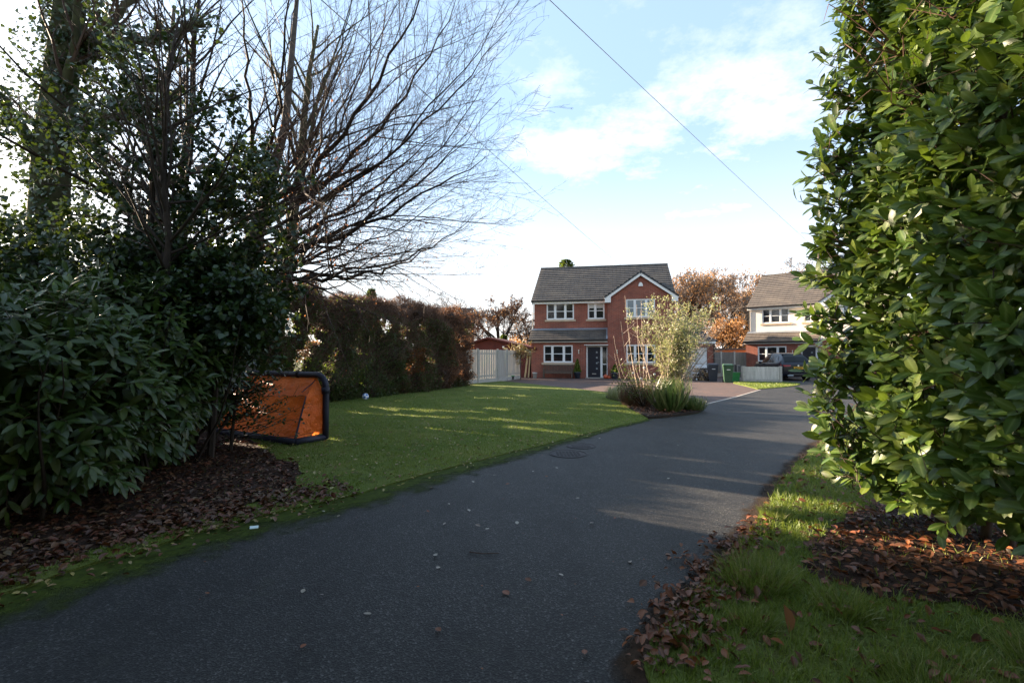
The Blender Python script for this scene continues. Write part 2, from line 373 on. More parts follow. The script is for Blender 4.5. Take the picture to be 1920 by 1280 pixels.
# ------------------------------------------------------------ helpers
COL = scene.collection
def tag(o, label=None, cat=None, group=None, kind=None):
    if label: o['label'] = label
    if cat: o['category'] = cat
    if group: o['group'] = group
    if kind: o['kind'] = kind
    return o
def thing(name, label, cat, loc=(0, 0, 0), rz=0, group=None):
    o = bpy.data.objects.new(name, None); COL.objects.link(o)
    o.empty_display_size = .2
    o.location = loc; o.rotation_euler = (0, 0, rz)
    return tag(o, label, cat, group)
def rootmat(o):
    return Matrix.Translation(o.location) @ o.rotation_euler.to_matrix().to_4x4()
class MB:
    def __init__(s): s.v = []; s.f = []; s.mi = []; s.uv = []
    def add(s, vs, fs, mi=0, uvs=None):
        b = len(s.v); s.v += [tuple(p) for p in vs]
        for i, f in enumerate(fs):
            s.f.append(tuple(b + k for k in f)); s.mi.append(mi)
            s.uv.append(uvs[i] if uvs else None)
        return s
    def box(s, x0, x1, y0, y1, z0, z1, mi=0):
        vs = [(x, y, z) for z in (z0, z1) for y in (y0, y1) for x in (x0, x1)]
        return s.add(vs, [(0, 2, 3, 1), (4, 5, 7, 6), (0, 1, 5, 4), (2, 6, 7, 3), (0, 4, 6, 2), (1, 3, 7, 5)], mi)
    def obox(s, c, ax, ay, az, mi=0):
        c = Vector(c); ax = Vector(ax); ay = Vector(ay); az = Vector(az)
        vs = [c + ax * i + ay * j + az * k for k in (-1, 1) for j in (-1, 1) for i in (-1, 1)]
        return s.add(vs, [(0, 2, 3, 1), (4, 5, 7, 6), (0, 1, 5, 4), (2, 6, 7, 3), (0, 4, 6, 2), (1, 3, 7, 5)], mi)
    def quad(s, a, b, c, d, mi=0, uv=None): return s.add([a, b, c, d], [(0, 1, 2, 3)], mi, [uv] if uv else None)
    def tube(s, pts, radii, n=6, mi=0, cap=True):
        P = [Vector(p) for p in pts]
        if isinstance(radii, (int, float)): radii = [radii] * len(P)
        b = len(s.v); k = len(P)
        d0 = (P[1] - P[0]).normalized()
        ref = Vector((0, 0, 1)) if abs(d0.z) < .9 else Vector((1, 0, 0))
        u = d0.cross(ref).normalized()
        for i, p in enumerate(P):
            d = (P[min(i + 1, k - 1)] - P[max(i - 1, 0)])
            if d.length < 1e-9: d = d0
            d.normalize()
            u = (u - d * u.dot(d))
            if u.length < 1e-6: u = d.orthogonal()
            u.normalize(); w = d.cross(u)
            for j in range(n):
                a = 2 * math.pi * j / n
                q = p + (u * math.cos(a) + w * math.sin(a)) * radii[i]
                s.v.append((q.x, q.y, q.z))
        for i in range(k - 1):
            for j in range(n):
                s.f.append((b + i * n + j, b + i * n + (j + 1) % n, b + (i + 1) * n + (j + 1) % n, b + (i + 1) * n + j)); s.mi.append(mi); s.uv.append(None)
        if cap and n > 2:
            s.f.append(tuple(b + j for j in range(n))[::-1]); s.mi.append(mi); s.uv.append(None)
            s.f.append(tuple(b + (k - 1) * n + j for j in range(n))); s.mi.append(mi); s.uv.append(None)
        return s
    def lathe(s, prof, c=(0, 0, 0), n=16, mi=0):
        b = len(s.v)
        for r, z in prof:
            for j in range(n):
                a = 2 * math.pi * j / n
                s.v.append((c[0] + r * math.cos(a), c[1] + r * math.sin(a), c[2] + z))
        for i in range(len(prof) - 1):
            for j in range(n):
                s.f.append((b + i * n + j, b + i * n + (j + 1) % n, b + (i + 1) * n + (j + 1) % n, b + (i + 1) * n + j)); s.mi.append(mi); s.uv.append(None)
        return s
    def build(s, name, mats, parent=None, smooth=False, world=False, bevel=0, kind=None):
        me = bpy.data.meshes.new(name)
        me.from_pydata(s.v, [], s.f)
        if not isinstance(mats, (list, tuple)): mats = [mats]
        for m in mats: me.materials.append(MATS[m] if isinstance(m, str) else m)
        if len(mats) > 1: me.polygons.foreach_set('material_index', s.mi)
        if smooth: me.polygons.foreach_set('use_smooth', [True] * len(s.f))
        if any(u is not None for u in s.uv):
            ul = me.uv_layers.new(name='UVMap')
            for p, u in zip(me.polygons, s.uv):
                if u:
                    for li, q in zip(p.loop_indices, u): ul.data[li].uv = q
        me.update()
        o = bpy.data.objects.new(name, me); COL.objects.link(o)
        if parent is not None:
            o.parent = parent
            if world: o.matrix_parent_inverse = rootmat(parent).inverted()
        if bevel:
            md = o.modifiers.new('bevel', 'BEVEL'); md.width = bevel; md.segments = 2; md.limit_method = 'ANGLE'
        if kind: o['kind'] = kind
        return o

def scatter(name, tmpl, pos, rot, scl, mat, parent=None, world=True, kind=None, smooth=True, tint=None):
    """many copies of a small template mesh as one mesh"""
    V, F, rib = tmpl
    V = np.asarray(V, float); nV = len(V); N = len(pos)
    if N == 0: return None
    scl = np.asarray(scl, float)
    if scl.ndim == 1: scl = np.repeat(scl[:, None], 3, 1)
    W = np.einsum('nij,nkj->nki', rot, V[None] * scl[:, None, :]) + np.asarray(pos)[:, None, :]
    W = W.reshape(-1, 3)
    lens = np.array([len(f) for f in F]); flat = np.concatenate([np.array(f) for f in F])
    loops = (flat[None] + (np.arange(N) * nV)[:, None]).reshape(-1)
    tot = np.tile(lens, N); start = np.concatenate([[0], np.cumsum(tot)[:-1]])
    me = bpy.data.meshes.new(name)
    me.vertices.add(len(W)); me.vertices.foreach_set('co', W.reshape(-1).astype(np.float32))
    me.loops.add(len(loops)); me.loops.foreach_set('vertex_index', loops.astype(np.int32))
    me.polygons.add(len(tot)); me.polygons.foreach_set('loop_start', start.astype(np.int32)); me.polygons.foreach_set('loop_total', tot.astype(np.int32))
    if smooth: me.polygons.foreach_set('use_smooth', np.ones(len(tot), bool))
    me.update(calc_edges=True)
    a = me.attributes.new('tint', 'FLOAT', 'POINT')
    if tint is None: tint = rng.random(N)
    a.data.foreach_set('value', np.repeat(tint, nV).astype(np.float32))
    if rib is not None:
        a = me.attributes.new('rib', 'FLOAT', 'POINT'); a.data.foreach_set('value', np.tile(rib, N).astype(np.float32))
    me.materials.append(MATS[mat])
    o = bpy.data.objects.new(name, me); COL.objects.link(o)
    if parent is not None:
        o.parent = parent
        if world: o.matrix_parent_inverse = rootmat(parent).inverted()
    if kind: o['kind'] = kind
    return o
def tmesh(name, tmpl, mat, tint=0.0):
    V, F, rib = tmpl
    me = bpy.data.meshes.new(name); me.from_pydata([tuple(v) for v in V], [], F)
    a = me.attributes.new('tint', 'FLOAT', 'POINT'); a.data.foreach_set('value', [tint] * len(V))
    a = me.attributes.new('rib', 'FLOAT', 'POINT'); a.data.foreach_set('value', list(rib) if rib is not None else [0.0] * len(V))
    me.polygons.foreach_set('use_smooth', [True] * len(F))
    me.materials.append(MATS[mat]); return me
def singles(name, me, pos, rot, scl, parent):
    inv = rootmat(parent).inverted()
    for p, r, s in zip(pos, rot, scl):
        o = bpy.data.objects.new(name, me); COL.objects.link(o); o.parent = parent
        m = Matrix([[r[i][j] * s for j in range(3)] + [p[i]] for i in range(3)] + [[0, 0, 0, 1]])
        o.matrix_basis = inv @ m

def norm(a): return a / np.maximum(1e-9, np.linalg.norm(a, axis=-1, keepdims=True))
def frames(d, n):
    """rotation matrices: local y = d (length), local z ~ n"""
    d = norm(d); x = norm(np.cross(d, n)); z = np.cross(x, d)
    return np.stack([x, d, z], axis=-1)
def rnd_dir(N): return norm(rng.normal(size=(N, 3)))

def leaf_template(w=.19, fold=.05, droop=.14, ys=(0, .22, .5, .78, 1), ws=(0, .66, 1, .78, 0), stalk=0):
    V = []; rib = []
    for y in ys: V.append((0, y, -droop * y * y)); rib.append(1)
    for y, k in list(zip(ys, ws))[1:-1]:
        V.append((-w * k, y - .02, fold * k - droop * y * y)); rib.append(0)
        V.append((w * k, y - .02, fold * k - droop * y * y)); rib.append(0)
    F = [(0, 1, 5), (0, 6, 1), (1, 2, 7, 5), (1, 6, 8, 2), (2, 3, 9, 7), (2, 8, 10, 3), (3, 4, 9), (3, 10, 4)]
    if stalk:
        b = len(V); V += [(-.012, -stalk, .01), (.012, -stalk, .01)]; rib += [1, 1]
        F.append((b, b + 1, 0))
    return (V, F, rib)
LAUREL = leaf_template(.215, .035, .17, ys=(0, .2, .48, .80, 1), ws=(0, .66, 1, .80, 0), stalk=.12)
RHODO = leaf_template(.155, .03, .20, stalk=.1)
LITTER = leaf_template(.28, .16, .10)
SMALL = ([(0, 0, 0), (-.30, .5, .07), (.30, .5, .07), (0, 1, -.05)], [(0, 2, 3, 1)], None)
IVY = ([(0, 0, 0), (-.42, .25, .05), (.42, .25, .05), (-.3, .65, .03), (.3, .65, .03), (0, 1, -.06), (0, .4, -.03)], [(0, 2, 6), (0, 6, 1), (1, 6, 3), (6, 2, 4), (3, 6, 5), (6, 4, 5)], None)
BLADE = ([(-.5, 0, 0), (.5, 0, 0), (.32, .55, .10), (-.32, .55, .10), (0, 1, .36)], [(0, 1, 2, 3), (3, 2, 4)], None)
SPIKE = ([(-.5, 0, 0), (.5, 0, 0), (0, 0, .8), (0, 1, 0)], [(0, 1, 3), (1, 2, 3), (2, 0, 3)], None)

def poly_sheet(name, pts, z, mat, skirt=0.0, label=None, kind='structure', sub=None):
    vs = [(x, y, z) for x, y in pts]
    tris = tessellate_polygon([[Vector(v) for v in vs]])
    fs = []
    for t in tris:
        a, b, c = (Vector(vs[i]) for i in t)
        fs.append(tuple(t) if (b - a).cross(c - a).z > 0 else tuple(t)[::-1])
    m = MB(); m.add(vs, fs)
    if skirt:
        n = len(pts)
        for i in range(n):
            a = pts[i]; b = pts[(i + 1) % n]
            m.quad((a[0], a[1], z), (b[0], b[1], z), (b[0], b[1], z - skirt), (a[0], a[1], z - skirt))
    o = m.build(name, mat); o['kind'] = kind
    return o
def inside(poly, X, Y):
    r = np.zeros(len(X), bool); n = len(poly)
    for i in range(n):
        x1, y1 = poly[i]; x2, y2 = poly[(i + 1) % n]
        c = ((y1 > Y) != (y2 > Y)) & (X < (x2 - x1) * (Y - y1) / ((y2 - y1) + 1e-12) + x1)
        r ^= c
    return r
def smooth_line(pts, k=6, jit=0.0):
    """Catmull-Rom through the points, with a little unevenness"""
    out = []; P = [pts[0]] + list(pts) + [pts[-1]]
    for i in range(1, len(P) - 2):
        p0, p1, p2, p3 = (np.array(P[j], float) for j in (i - 1, i, i + 1, i + 2))
        for j in range(k):
            t = j / k
            q = .5 * ((2 * p1) + (-p0 + p2) * t + (2 * p0 - 5 * p1 + 4 * p2 - p3) * t * t + (-p0 + 3 * p1 - 3 * p2 + p3) * t ** 3)
            out.append((q[0] + random.uniform(-jit, jit), q[1] + random.uniform(-jit, jit)))
    out.append(tuple(pts[-1]))
    return out

# ------------------------------------------------------------ ground, roads, lawns
g = MB(); g.quad((-400, -200, 0), (400, -200, 0), (400, 600, 0), (-400, 600, 0))
g.build('ground', 'rough_ground')['kind'] = 'structure'
left_edge = smooth_line([(-5.6, -4), (-4.3, 0), (-3.55, 2.4), (-3.27, 3.13), (-2.74, 4.12), (-2.4, 4.6), (-1.78, 5.25), (-.74, 6.74), (.54, 8.27), (1.99, 10.09), (3.24, 11.57)], 8, .022)
bed_front = smooth_line([(3.24, 11.57), (3.98, 12.0), (5.0, 12.9), (5.7, 14.4)], 5, .02)
right_edge = smooth_line([(.35, -4), (.45, 0), (.62, 2.2), (.87, 2.77), (1.35, 3.35), (1.98, 4.12), (2.61, 4.98), (3.58, 6.3), (5.45, 8.57), (8.2, 11.9), (13.5, 17.5), (24, 24)], 8, .025)
pave_edge = [(5.7, 14.7), (8.28, 17.85), (10.95, 21.36)]
grass_patch = smooth_line([(10.95, 21.6), (11.4, 23.5), (12.05, 26.4), (13.1, 27.5), (15.0, 26.9), (15.2, 25.6), (14.2, 24.2), (12.8, 22.9), (10.95, 21.6)], 5, .02)
road_poly = left_edge + bed_front[1:] + pave_edge + [(11.6, 22.6), (12.8, 25.5), (14.6, 29.5), (15.4, 34), (19.5, 37), (26, 31), (30, 26)] + right_edge[::-1]
poly_sheet('driveway', road_poly, .012, 'asphalt')
lawn_far = smooth_line([(4.27, 16.6), (3.97, 19.3), (2.35, 22.7), (0, 27.1), (-.9, 28.2), (-2.5, 28.4)], 6, .015)
lawn_poly = left_edge + [(3.3, 12.4), (3.45, 14.2), (3.9, 15.6)] + lawn_far + [(-14, 28.4), (-14, -4)]
poly_sheet('lawn', lawn_poly, .035, 'turf', skirt=.035)
pave_poly = [(3.9, 11.9), (5.7, 14.7), (8.28, 17.85), (10.95, 21.36), (11.6, 22.6), (12.8, 25.5), (14.6, 29.5), (15.6, 35), (-1.2, 36), (-1.2, 27.0), (0, 25.5), (3.5, 18)]
poly_sheet('block_paving', pave_poly, .006, 'paving')
poly_sheet('grass_patch', grass_patch[:-1], .04, 'turf', skirt=.04)
verge_poly = right_edge + [(40, 20), (40, -4)]
poly_sheet('verge', verge_poly, .035, 'turf', skirt=.035)
bedpoly = smooth_line([(3.28, 11.75), (3.98, 12.1), (5.0, 13.0), (5.6, 14.4), (5.3, 16.2), (4.5, 17.6), (3.75, 18.2), (3.35, 17.2), (3.5, 15.5), (3.3, 13.5), (3.28, 11.75)], 4, .02)
poly_sheet('flower_bed', bedpoly[:-1], .06, 'soil', skirt=.06)
leftbed = smooth_line([(-9, -3), (-4.6, 1.0), (-3.75, 2.9), (-3.2, 3.9), (-2.75, 4.8), (-2.55, 5.6), (-2.9, 6.6), (-3.7, 7.4), (-4.6, 8.6), (-6.5, 10.5), (-11, 11)], 5, .05)
poly_sheet('planting_bed', leftbed, .042, 'bed')
rightbed = smooth_line([(6.5, 2.3), (4.4, 2.45), (3.3, 2.7), (2.6, 3.0), (2.05, 3.25), (2.15, 3.6), (2.5, 4.0), (3.0, 4.5), (4.2, 5.2), (6.5, 6)], 6, .07)
poly_sheet('hedge_bed', rightbed, .042, 'bed')
def strip(name, line, width, mat, side, z, wj=.3):
    m = MB(); att = []
    L = [np.array(p) for p in line]
    for i in range(len(L) - 1):
        for k, p in ((0, L[i]), (1, L[i + 1])):
            pass
    vs = []; n = len(L)
    for i, p in enumerate(L):
        d = L[min(i + 9, n - 1)] - L[max(i - 9, 0)]; d = d / np.linalg.norm(d)
        nrm = np.array((d[1], -d[0])) * side
        w = width(p) if callable(width) else width
        for f in (0, .5, 1):
            q = p + nrm * w * f; vs.append((q[0], q[1], z)); att.append(1 - f)
    fs = []
    for i in range(n - 1):
        for j in (0, 1):
            a = i * 3 + j
            fs.append((a, a + 1, a + 4, a + 3) if side > 0 else (a, a + 3, a + 4, a + 1))
    m.add(vs, fs); o = m.build(name, mat)
    a = o.data.attributes.new('edge', 'FLOAT', 'POINT'); a.data.foreach_set('value', att)
    o['kind'] = 'structure'
strip('moss_strip', left_edge, lambda p: 1.1 if p[1] < 5.5 else max(.35, 1.1 - .16 * (p[1] - 5.5)), 'moss', 1, .017)
strip('dirt_strip', right_edge, .30, 'dirt', -1, .017)
# pale kerb line between asphalt and block paving
m = MB()
for (a, b) in zip(pave_edge[:-1], pave_edge[1:]):
    a = Vector((*a, .015)); b = Vector((*b, .015)); d = (b - a).normalized(); n = Vector((-d.y, d.x, 0)) * .032
    m.obox((a + b) / 2, (b - a) / 2, n, Vector((0, 0, .008)))
m.build('edging_kerb', 'concrete')['kind'] = 'structure'

# grass blades
def blades(name, poly, N, hmin, hmax, wid, bounds, excl=(), dens=None, z=.035, mat='grass', label=None):
    x0, x1, y0, y1 = bounds
    X = rng.uniform(x0, x1, N); Y = rng.uniform(y0, y1, N)
    if dens: 
        keep = rng.random(N) < dens(X, Y); X = X[keep]; Y = Y[keep]
    k = inside(poly, X, Y)
    for e in excl: k &= ~inside(e, X, Y) | (rng.random(len(X)) < .06)
    X = X[k]; Y = Y[k]; n = len(X)
    cl = np.sin(X * 7 + np.sin(Y * 5) * 2) * np.sin(Y * 6.3 + np.cos(X * 4) * 2)
    d = np.stack([rng.normal(0, .45, n), rng.normal(0, .45, n), np.ones(n)], 1)
    rot = frames(d, rnd_dir(n))
    h = rng.uniform(hmin, hmax, n) * (1 + .35 * cl)
    w = np.full(n, wid) * rng.uniform(.7, 1.3, n)
    patch = np.sin(X * 1.9 + 1.7 * np.sin(Y * 1.3)) * np.sin(Y * 1.6 + 1.3 * np.sin(X * 1.1)) + .6 * np.sin(X * 5.3 - Y * 2.1 + np.sin(Y * 7)) * np.sin(Y * 4.9 + X * 1.7)
    tn = np.clip(.42 + .22 * patch + rng.normal(0, .17, n), 0, 1)
    o = scatter(name, BLADE, np.stack([X, Y, np.full(n, z)], 1), rot, np.stack([w, h, h], 1), mat, kind='stuff', tint=tn)
    tag(o, label, None if False else 'grass')
    return o
blades('lawn_grass', lawn_poly, 330000, .018, .045, .0075, (-6.5, 4.5, 3.2, 22), [leftbed], lambda X, Y: np.clip(1.25 - Y / 17, .06, 1) * np.where((Y < 6.5) & (np.sin(X * 5 + np.sin(Y * 4)) * np.sin(Y * 4.4 + X) > -.1), .35, 1), label='short mown lawn grass between the hedge and the driveway')
blades('verge_grass', verge_poly, 150000, .03, .085, .006, (.5, 7.5, 1.3, 10), [rightbed], lambda X, Y: np.clip(1.6 - Y / 7, .15, 1), label='longer verge grass along the right edge of the driveway')
blades('patch_grass', grass_patch[:-1], 6000, .03, .06, .02, (10.9, 15.3, 21, 28), [], None, z=.04, label='small patch of grass in front of the low bleached fence')
# longer tufts on the verge
tx = []; 
for (cx_, cy_, r_, n_, h_) in [(1.62, 3.25, .20, 900, .2), (1.95, 2.9, .14, 500, .15), (2.7, 2.35, .25, 900, .17), (1.35, 2.75, .12, 350, .12), (1.9, 2.25, .2, 500, .11), (2.5, 4.6, .15, 500, .1)]:
    a = rng.uniform(0, 6.28, n_); rr = r_ * np.sqrt(rng.random(n_))
    X = cx_ + rr * np.cos(a); Y = cy_ + rr * np.sin(a)
    d = np.stack([np.cos(a) * rr / r_ * .7 + rng.normal(0, .25, n_), np.sin(a) * rr / r_ * .7 + rng.normal(0, .25, n_), np.ones(n_)], 1)
    tx.append((np.stack([X, Y, np.full(n_, .04)], 1), frames(d, rnd_dir(n_)), np.stack([rng.uniform(.003, .006, n_), rng.uniform(.5, 1, n_) * h_, rng.uniform(.5, 1, n_) * h_], 1)))
o = scatter('grass_tuft', BLADE, *[np.concatenate([t[i] for t in tx]) for i in range(3)], 'grass', kind='stuff')
tag(o, 'uncut tufts of long grass on the right verge near the camera', 'grass')

# ------------------------------------------------------------ house builder
def wall_holes(m, x0, x1, z0, z1, y, holes, depth=.12, mi=0):
    xs = sorted({x0, x1} | {h[i] for h in holes for i in (0, 1)}); zs = sorted({z0, z1} | {h[i] for h in holes for i in (2, 3)})
    for a, b in zip(xs[:-1], xs[1:]):
        for c, d in zip(zs[:-1], zs[1:]):
            if any(h[0] <= a and b <= h[1] and h[2] <= c and d <= h[3] for h in holes): continue
            m.quad((a, y, c), (b, y, c), (b, y, d), (a, y, d), mi)
    for a, b, c, d in holes:
        e = y + depth
        m.quad((a, y, c), (a, y, d), (a, e, d), (a, e, c), mi); m.quad((b, y, c), (b, e, c), (b, e, d), (b, y, d), mi)
        m.quad((a, y, d), (b, y, d), (b, e, d), (a, e, d), mi); m.quad((a, y, c), (a, e, c), (b, e, c), (b, y, c), mi)
def roof_slope(m, el, er, tl, tr, n, lift=.05, mi=0):
    el, er, tl, tr = (Vector(p) for p in (el, er, tl, tr))
    nrm = (er - el).cross(tl - el).normalized()
    if nrm.z < 0: nrm = -nrm
    L = (er - el).length
    for i in range(n):
        a, b = i / n, (i + 1) / n + .15 / n
        b = min(b, 1.0)
        p0 = el.lerp(tl, a) + nrm * (lift + .02); p1 = er.lerp(tr, a) + nrm * (lift + .02)
        p2 = er.lerp(tr, b) + nrm * .02; p3 = el.lerp(tl, b) + nrm * .02
        uo = (i % 2) * .15
        m.quad(p0, p1, p2, p3, mi, [(uo, i + .05), (uo + L, i + .05), (uo + L, i + .95), (uo, i + .95)])
        q0 = p0 - nrm * (lift + .012); q1 = p1 - nrm * (lift + .012)
        m.quad(q0, q1, p1, p0, mi, [(uo, i + .5)] * 4)
    # underside and edges
    m.quad(el - nrm * .05, tl - nrm * .05, tr - nrm * .05, er - nrm * .05, mi)
    m.quad(el - nrm * .05, el + nrm * .03, tl + nrm * .03, tl - nrm * .05, mi); m.quad(er - nrm * .05, tr - nrm * .05, tr + nrm * .03, er + nrm * .03, mi)
    m.quad(el - nrm * .05, er - nrm * .05, er + nrm * .03, el + nrm * .03, mi)

def window(root, x0, x1, z0, z1, y, cols, blind=None, sill=True):
    """white casement: frame with mullions and one transom; panes and sill are sub-parts"""
    f = MB(); fr = .065; y0, y1 = y + .03, y + .10
    f.box(x0, x1, y0, y1, z0, z0 + fr); f.box(x0, x1, y0, y1, z1 - fr, z1)
    f.box(x0, x0 + fr, y0, y1, z0 + fr, z1 - fr); f.box(x1 - fr, x1, y0, y1, z0 + fr, z1 - fr)
    edges = [x0 + fr]
    tot = sum(cols); W = x1 - x0 - 2 * fr; acc = 0
    for c in cols[:-1]:
        acc += c; xm = x0 + fr + W * acc / tot
        f.box(xm - .05, xm + .05, y0 + .002, y1 - .002, z0 + fr, z1 - fr); edges += [xm - .05, xm + .05]
    edges.append(x1 - fr)
    zt = z0 + (z1 - z0) * .5
    for i in range(0, len(edges), 2):
        a, b = edges[i], edges[i + 1]
        f.box(a, b, y0 + .012, y1 - .012, zt - .022, zt + .022)
        # opening sash rim
        for (p, q, r_, s_) in ((a, b, z0 + fr, z0 + fr + .03), (a, b, z1 - fr - .03, z1 - fr), (a, a + .03, z0 + fr + .03, z1 - fr - .03), (b - .03, b, z0 + fr + .03, z1 - fr - .03)):
            f.box(p, q, y0 + .008, y1 - .008, r_, s_)
    fo = f.build('window', 'upvc', root)
    for i in range(0, len(edges), 2):
        for (c, d) in ((z0 + fr, zt - .022), (zt + .022, z1 - fr)):
            g_ = MB(); t_ = random.uniform(-.004, .004)
            g_.add([(edges[i], y + .07 + t_, c), (edges[i + 1], y + .07 - t_, c), (edges[i + 1], y + .07 - t_ * .5, d), (edges[i], y + .07 + t_ * .7, d)], [(0, 1, 2, 3)])
            g_.build('pane', 'glass_sky_blind' if blind == 'all' else 'glass', fo)
    if blind == 'roller':
        b_ = MB(); b_.box(edges[0] + .03, edges[-1] - .03, y + .058, y + .064, z1 - fr - .32, z1 - fr - .03); b_.build('blind', 'blind', fo)
    if sill:
        s_ = MB(); s_.box(x0 - .12, x1 + .12, y - .06, y + .05, z0 - .14, z0 - .003); s_.build('sill', 'stone_sill', fo, bevel=.01)
    return fo

def house(label, O, rot, upper, roofm, garage):
    H = thing('detached_house', label, 'house', (O[0], O[1], 0), rot)
    W1 = (.84, 2.8, 1.03, 2.20); D = (3.63, 5.08, 0.0, 2.17)
    W2 = (.92, 2.82, 3.98, 5.12); W3 = (3.75, 4.88, 3.98, 5.12); W4 = (6.27, 8.1, 3.99, 5.18); W5 = (6.27, 8.1, 1.03, 2.22)
    ub = upper == 'render'
    # ground floor front, gable front lower, and lower side walls
    m = MB()
    wall_holes(m, 0, 5.2, 0, 2.45, 0, [W1], .12) if False else None
    wall_holes(m, 0, 5.08, 0, 2.46, 0, [W1, D], .14)
    wall_holes(m, 5.08, 9.3, 0, 2.6, 0, [W5], .12)
    m.quad((0, 1, 0), (0, 0, 0), (0, 0, 2.46), (0, 1, 2.9)); m.quad((0, 10.2, 0), (0, 1, 0), (0, 1, 2.6), (0, 10.2, 2.6))
    m.quad((9.3, 0, 0), (9.3, 10.2, 0), (9.3, 10.2, 2.6), (9.3, 0, 2.6)); m.quad((9.3, 10.2, 0), (0, 10.2, 0), (0, 10.2, 2.6), (9.3, 10.2, 2.6))
    # recess round the door
    m.box(D[0] - .001, D[0] + .04, .14, .6, 0, 2.17); m.box(D[1], D[1] + .05, .14, .6, 0, 2.17); m.quad((D[0], .14, 2.17), (D[1], .14, 2.17), (D[1], .6, 2.17), (D[0], .6, 2.17))
    m.build('lower_wall', 'brick', H)
    m = MB()
    wall_holes(m, .05, 5.08, 2.6, 5.3, 1.0, [W2, W3], .12)
    wall_holes(m, 5.08, 9.3, 2.6, 5.22, 0, [W4], .12)
    m.add([(5.08, 0, 5.22), (9.3, 0, 5.22), (7.2, 0, 6.72)], [(0, 1, 2)])
    m.quad((5.08, 1, 2.6), (5.08, 0, 2.6), (5.08, 0, 5.25), (5.08, 1, 5.25))
    for x, s in ((.05, 1), (9.3, -1)):
        vs = [(x, 1, 2.6), (x, 10.2, 2.6), (x, 10.2, 5.3), (x, 5.6, 8.25), (x, 1, 5.35)]
        m.add(vs, [(0, 1, 2, 3, 4)])
    m.quad((9.3, 1, 2.6), (9.3, 0, 2.6), (9.3, 0, 5.2), (9.3, 1, 5.2))
    m.quad((9.3, 10.2, 2.6), (.05, 10.2, 2.6), (.05, 10.2, 5.3), (9.3, 10.2, 5.3))
    m.build('upper_wall', 'render' if ub else 'brick', H)
    # roofs
    m = MB()
    E0, E1 = -.12, 9.52
    roof_slope(m, (E0, .72, 5.26), (E1, .72, 5.26), (E0, 5.6, 8.36), (E1, 5.6, 8.36), 17)
    roof_slope(m, (E1, 10.5, 5.26), (E0, 10.5, 5.26), (E1, 5.6, 8.36), (E0, 5.6, 8.36), 17)
    m.build('main_roof', roofm, H)
    m = MB(); m.tube([(E0 - .01, 5.6, 8.37), (E1 + .01, 5.6, 8.37)], .09, 8); m.build('ridge_tiles', roofm, H)
    m = MB()
    roof_slope(m, (4.88, .80, 5.30), (4.88, -.22, 5.30), (7.2, 3.35, 6.93), (7.2, -.22, 6.93), 9)
    roof_slope(m, (9.54, -.22, 5.30), (9.54, .80, 5.30), (7.2, -.22, 6.93), (7.2, 3.35, 6.93), 9)
    m.tube([(7.2, -.24, 6.96), (7.2, 3.4, 6.96)], .08, 8)
    m.build('gable_roof', 'slate_dark', H)
    m = MB()
    roof_slope(m, (-.14, -.26, 2.52), (5.075, -.26, 2.52), (-.14, 1.0, 3.30), (5.075, 1.0, 3.30), 6)
    m.build('porch_roof', roofm, H)
    m = MB(); m.obox((2.5, .93, 3.31), (2.6, 0, 0), (0, .11, .068), (0, -.012, .019)); m.obox((5.03, .37, 2.98), (.05, 0, 0), (0, .63, .39), (0, -.01, .016)); m.build('flashing', 'lead', H)
    # fascias, barge boards, gutters
    m = MB()
    m.box(-.10, 4.95, .80, .84, 5.06, 5.24); m.box(-.10, 4.95, .84, 1.0, 5.06, 5.09); m.build('fascia', 'upvc', H)
    m = MB(); m.box(-.10, 5.07, -.20, -.16, 2.37, 2.47); m.box(-.10, 5.07, -.16, -.002, 2.37, 2.39)
    m.build('fascia', 'upvc', H)
    m = MB()
    for sx, xe in ((-1, 4.92), (1, 9.50)):
        a = Vector((7.2, -.17, 6.78)); b = Vector((xe, -.17, 5.18)); d = (b - a); L = d.length; d.normalize()
        nn = Vector((-d.z, 0, d.x)); nn = nn if nn.z > 0 else -nn
        m.obox((a + b) / 2 - nn * .0, d * (L / 2), (0, .02, 0), nn * .085)
        m.box(min(xe, xe - sx * .36), max(xe, xe - sx * .36), -.193, .1, 4.98, 5.16) if False else None
        x_in = xe - sx * .38
        m.add([(xe, -.195, 5.26), (xe, -.195, 4.97), (x_in, -.195, 4.97), (x_in, -.195, 5.36), (xe, .0, 5.26), (xe, .0, 4.97), (x_in, .0, 4.97), (x_in, .0, 5.36)],
              [(0, 1, 2, 3), (4, 7, 6, 5), (0, 4, 5, 1), (1, 5, 6, 2), (2, 6, 7, 3)])
    m.build('barge_board', 'upvc', H)
    m = MB()
    m.box(-.13, 4.85, .68, .79, 5.19, 5.27); m.build('gutter', 'black_pvc', H); m = MB(); m.box(-.15, 5.07, -.33, -.21, 2.44, 2.53)
    m.build('gutter', 'black_pvc', H)
    m = MB(); m.tube([(-.02, .78, 5.2), (-.02, .95, 5.0), (-.02, .95, 3.3)], .035, 6); m.build('downpipe', 'black_pvc', H)
    # windows
    window(H, *W1, 0, (1, 1.45, 1)); window(H, *W2, 1.0, (1, 1.3, 1)); window(H, *W3, 1.0, (1, 1.25), 'roller')
    window(H, *W4, 0, (1, 1.45, 1), 'all'); window(H, *W5, 0, (1, 1.45, 1))
    # door set
    f = MB(); y0, y1 = .30, .38
    f.box(3.67, 3.77, y0, y1, .06, 2.15); f.box(4.60, 4.74, y0, y1, .06, 2.15); f.box(5.01, 5.07, y0, y1, .06, 2.15)
    f.box(3.77, 4.60, y0 + .003, y1 - .003, 2.08, 2.149); f.box(4.74, 5.01, y0 + .003, y1 - .003, 2.08, 2.149); f.box(4.74, 5.01, y0 + .003, y1 - .003, .9, .96); f.box(4.74, 5.01, y0 + .003, y1 - .003, .06, .14)
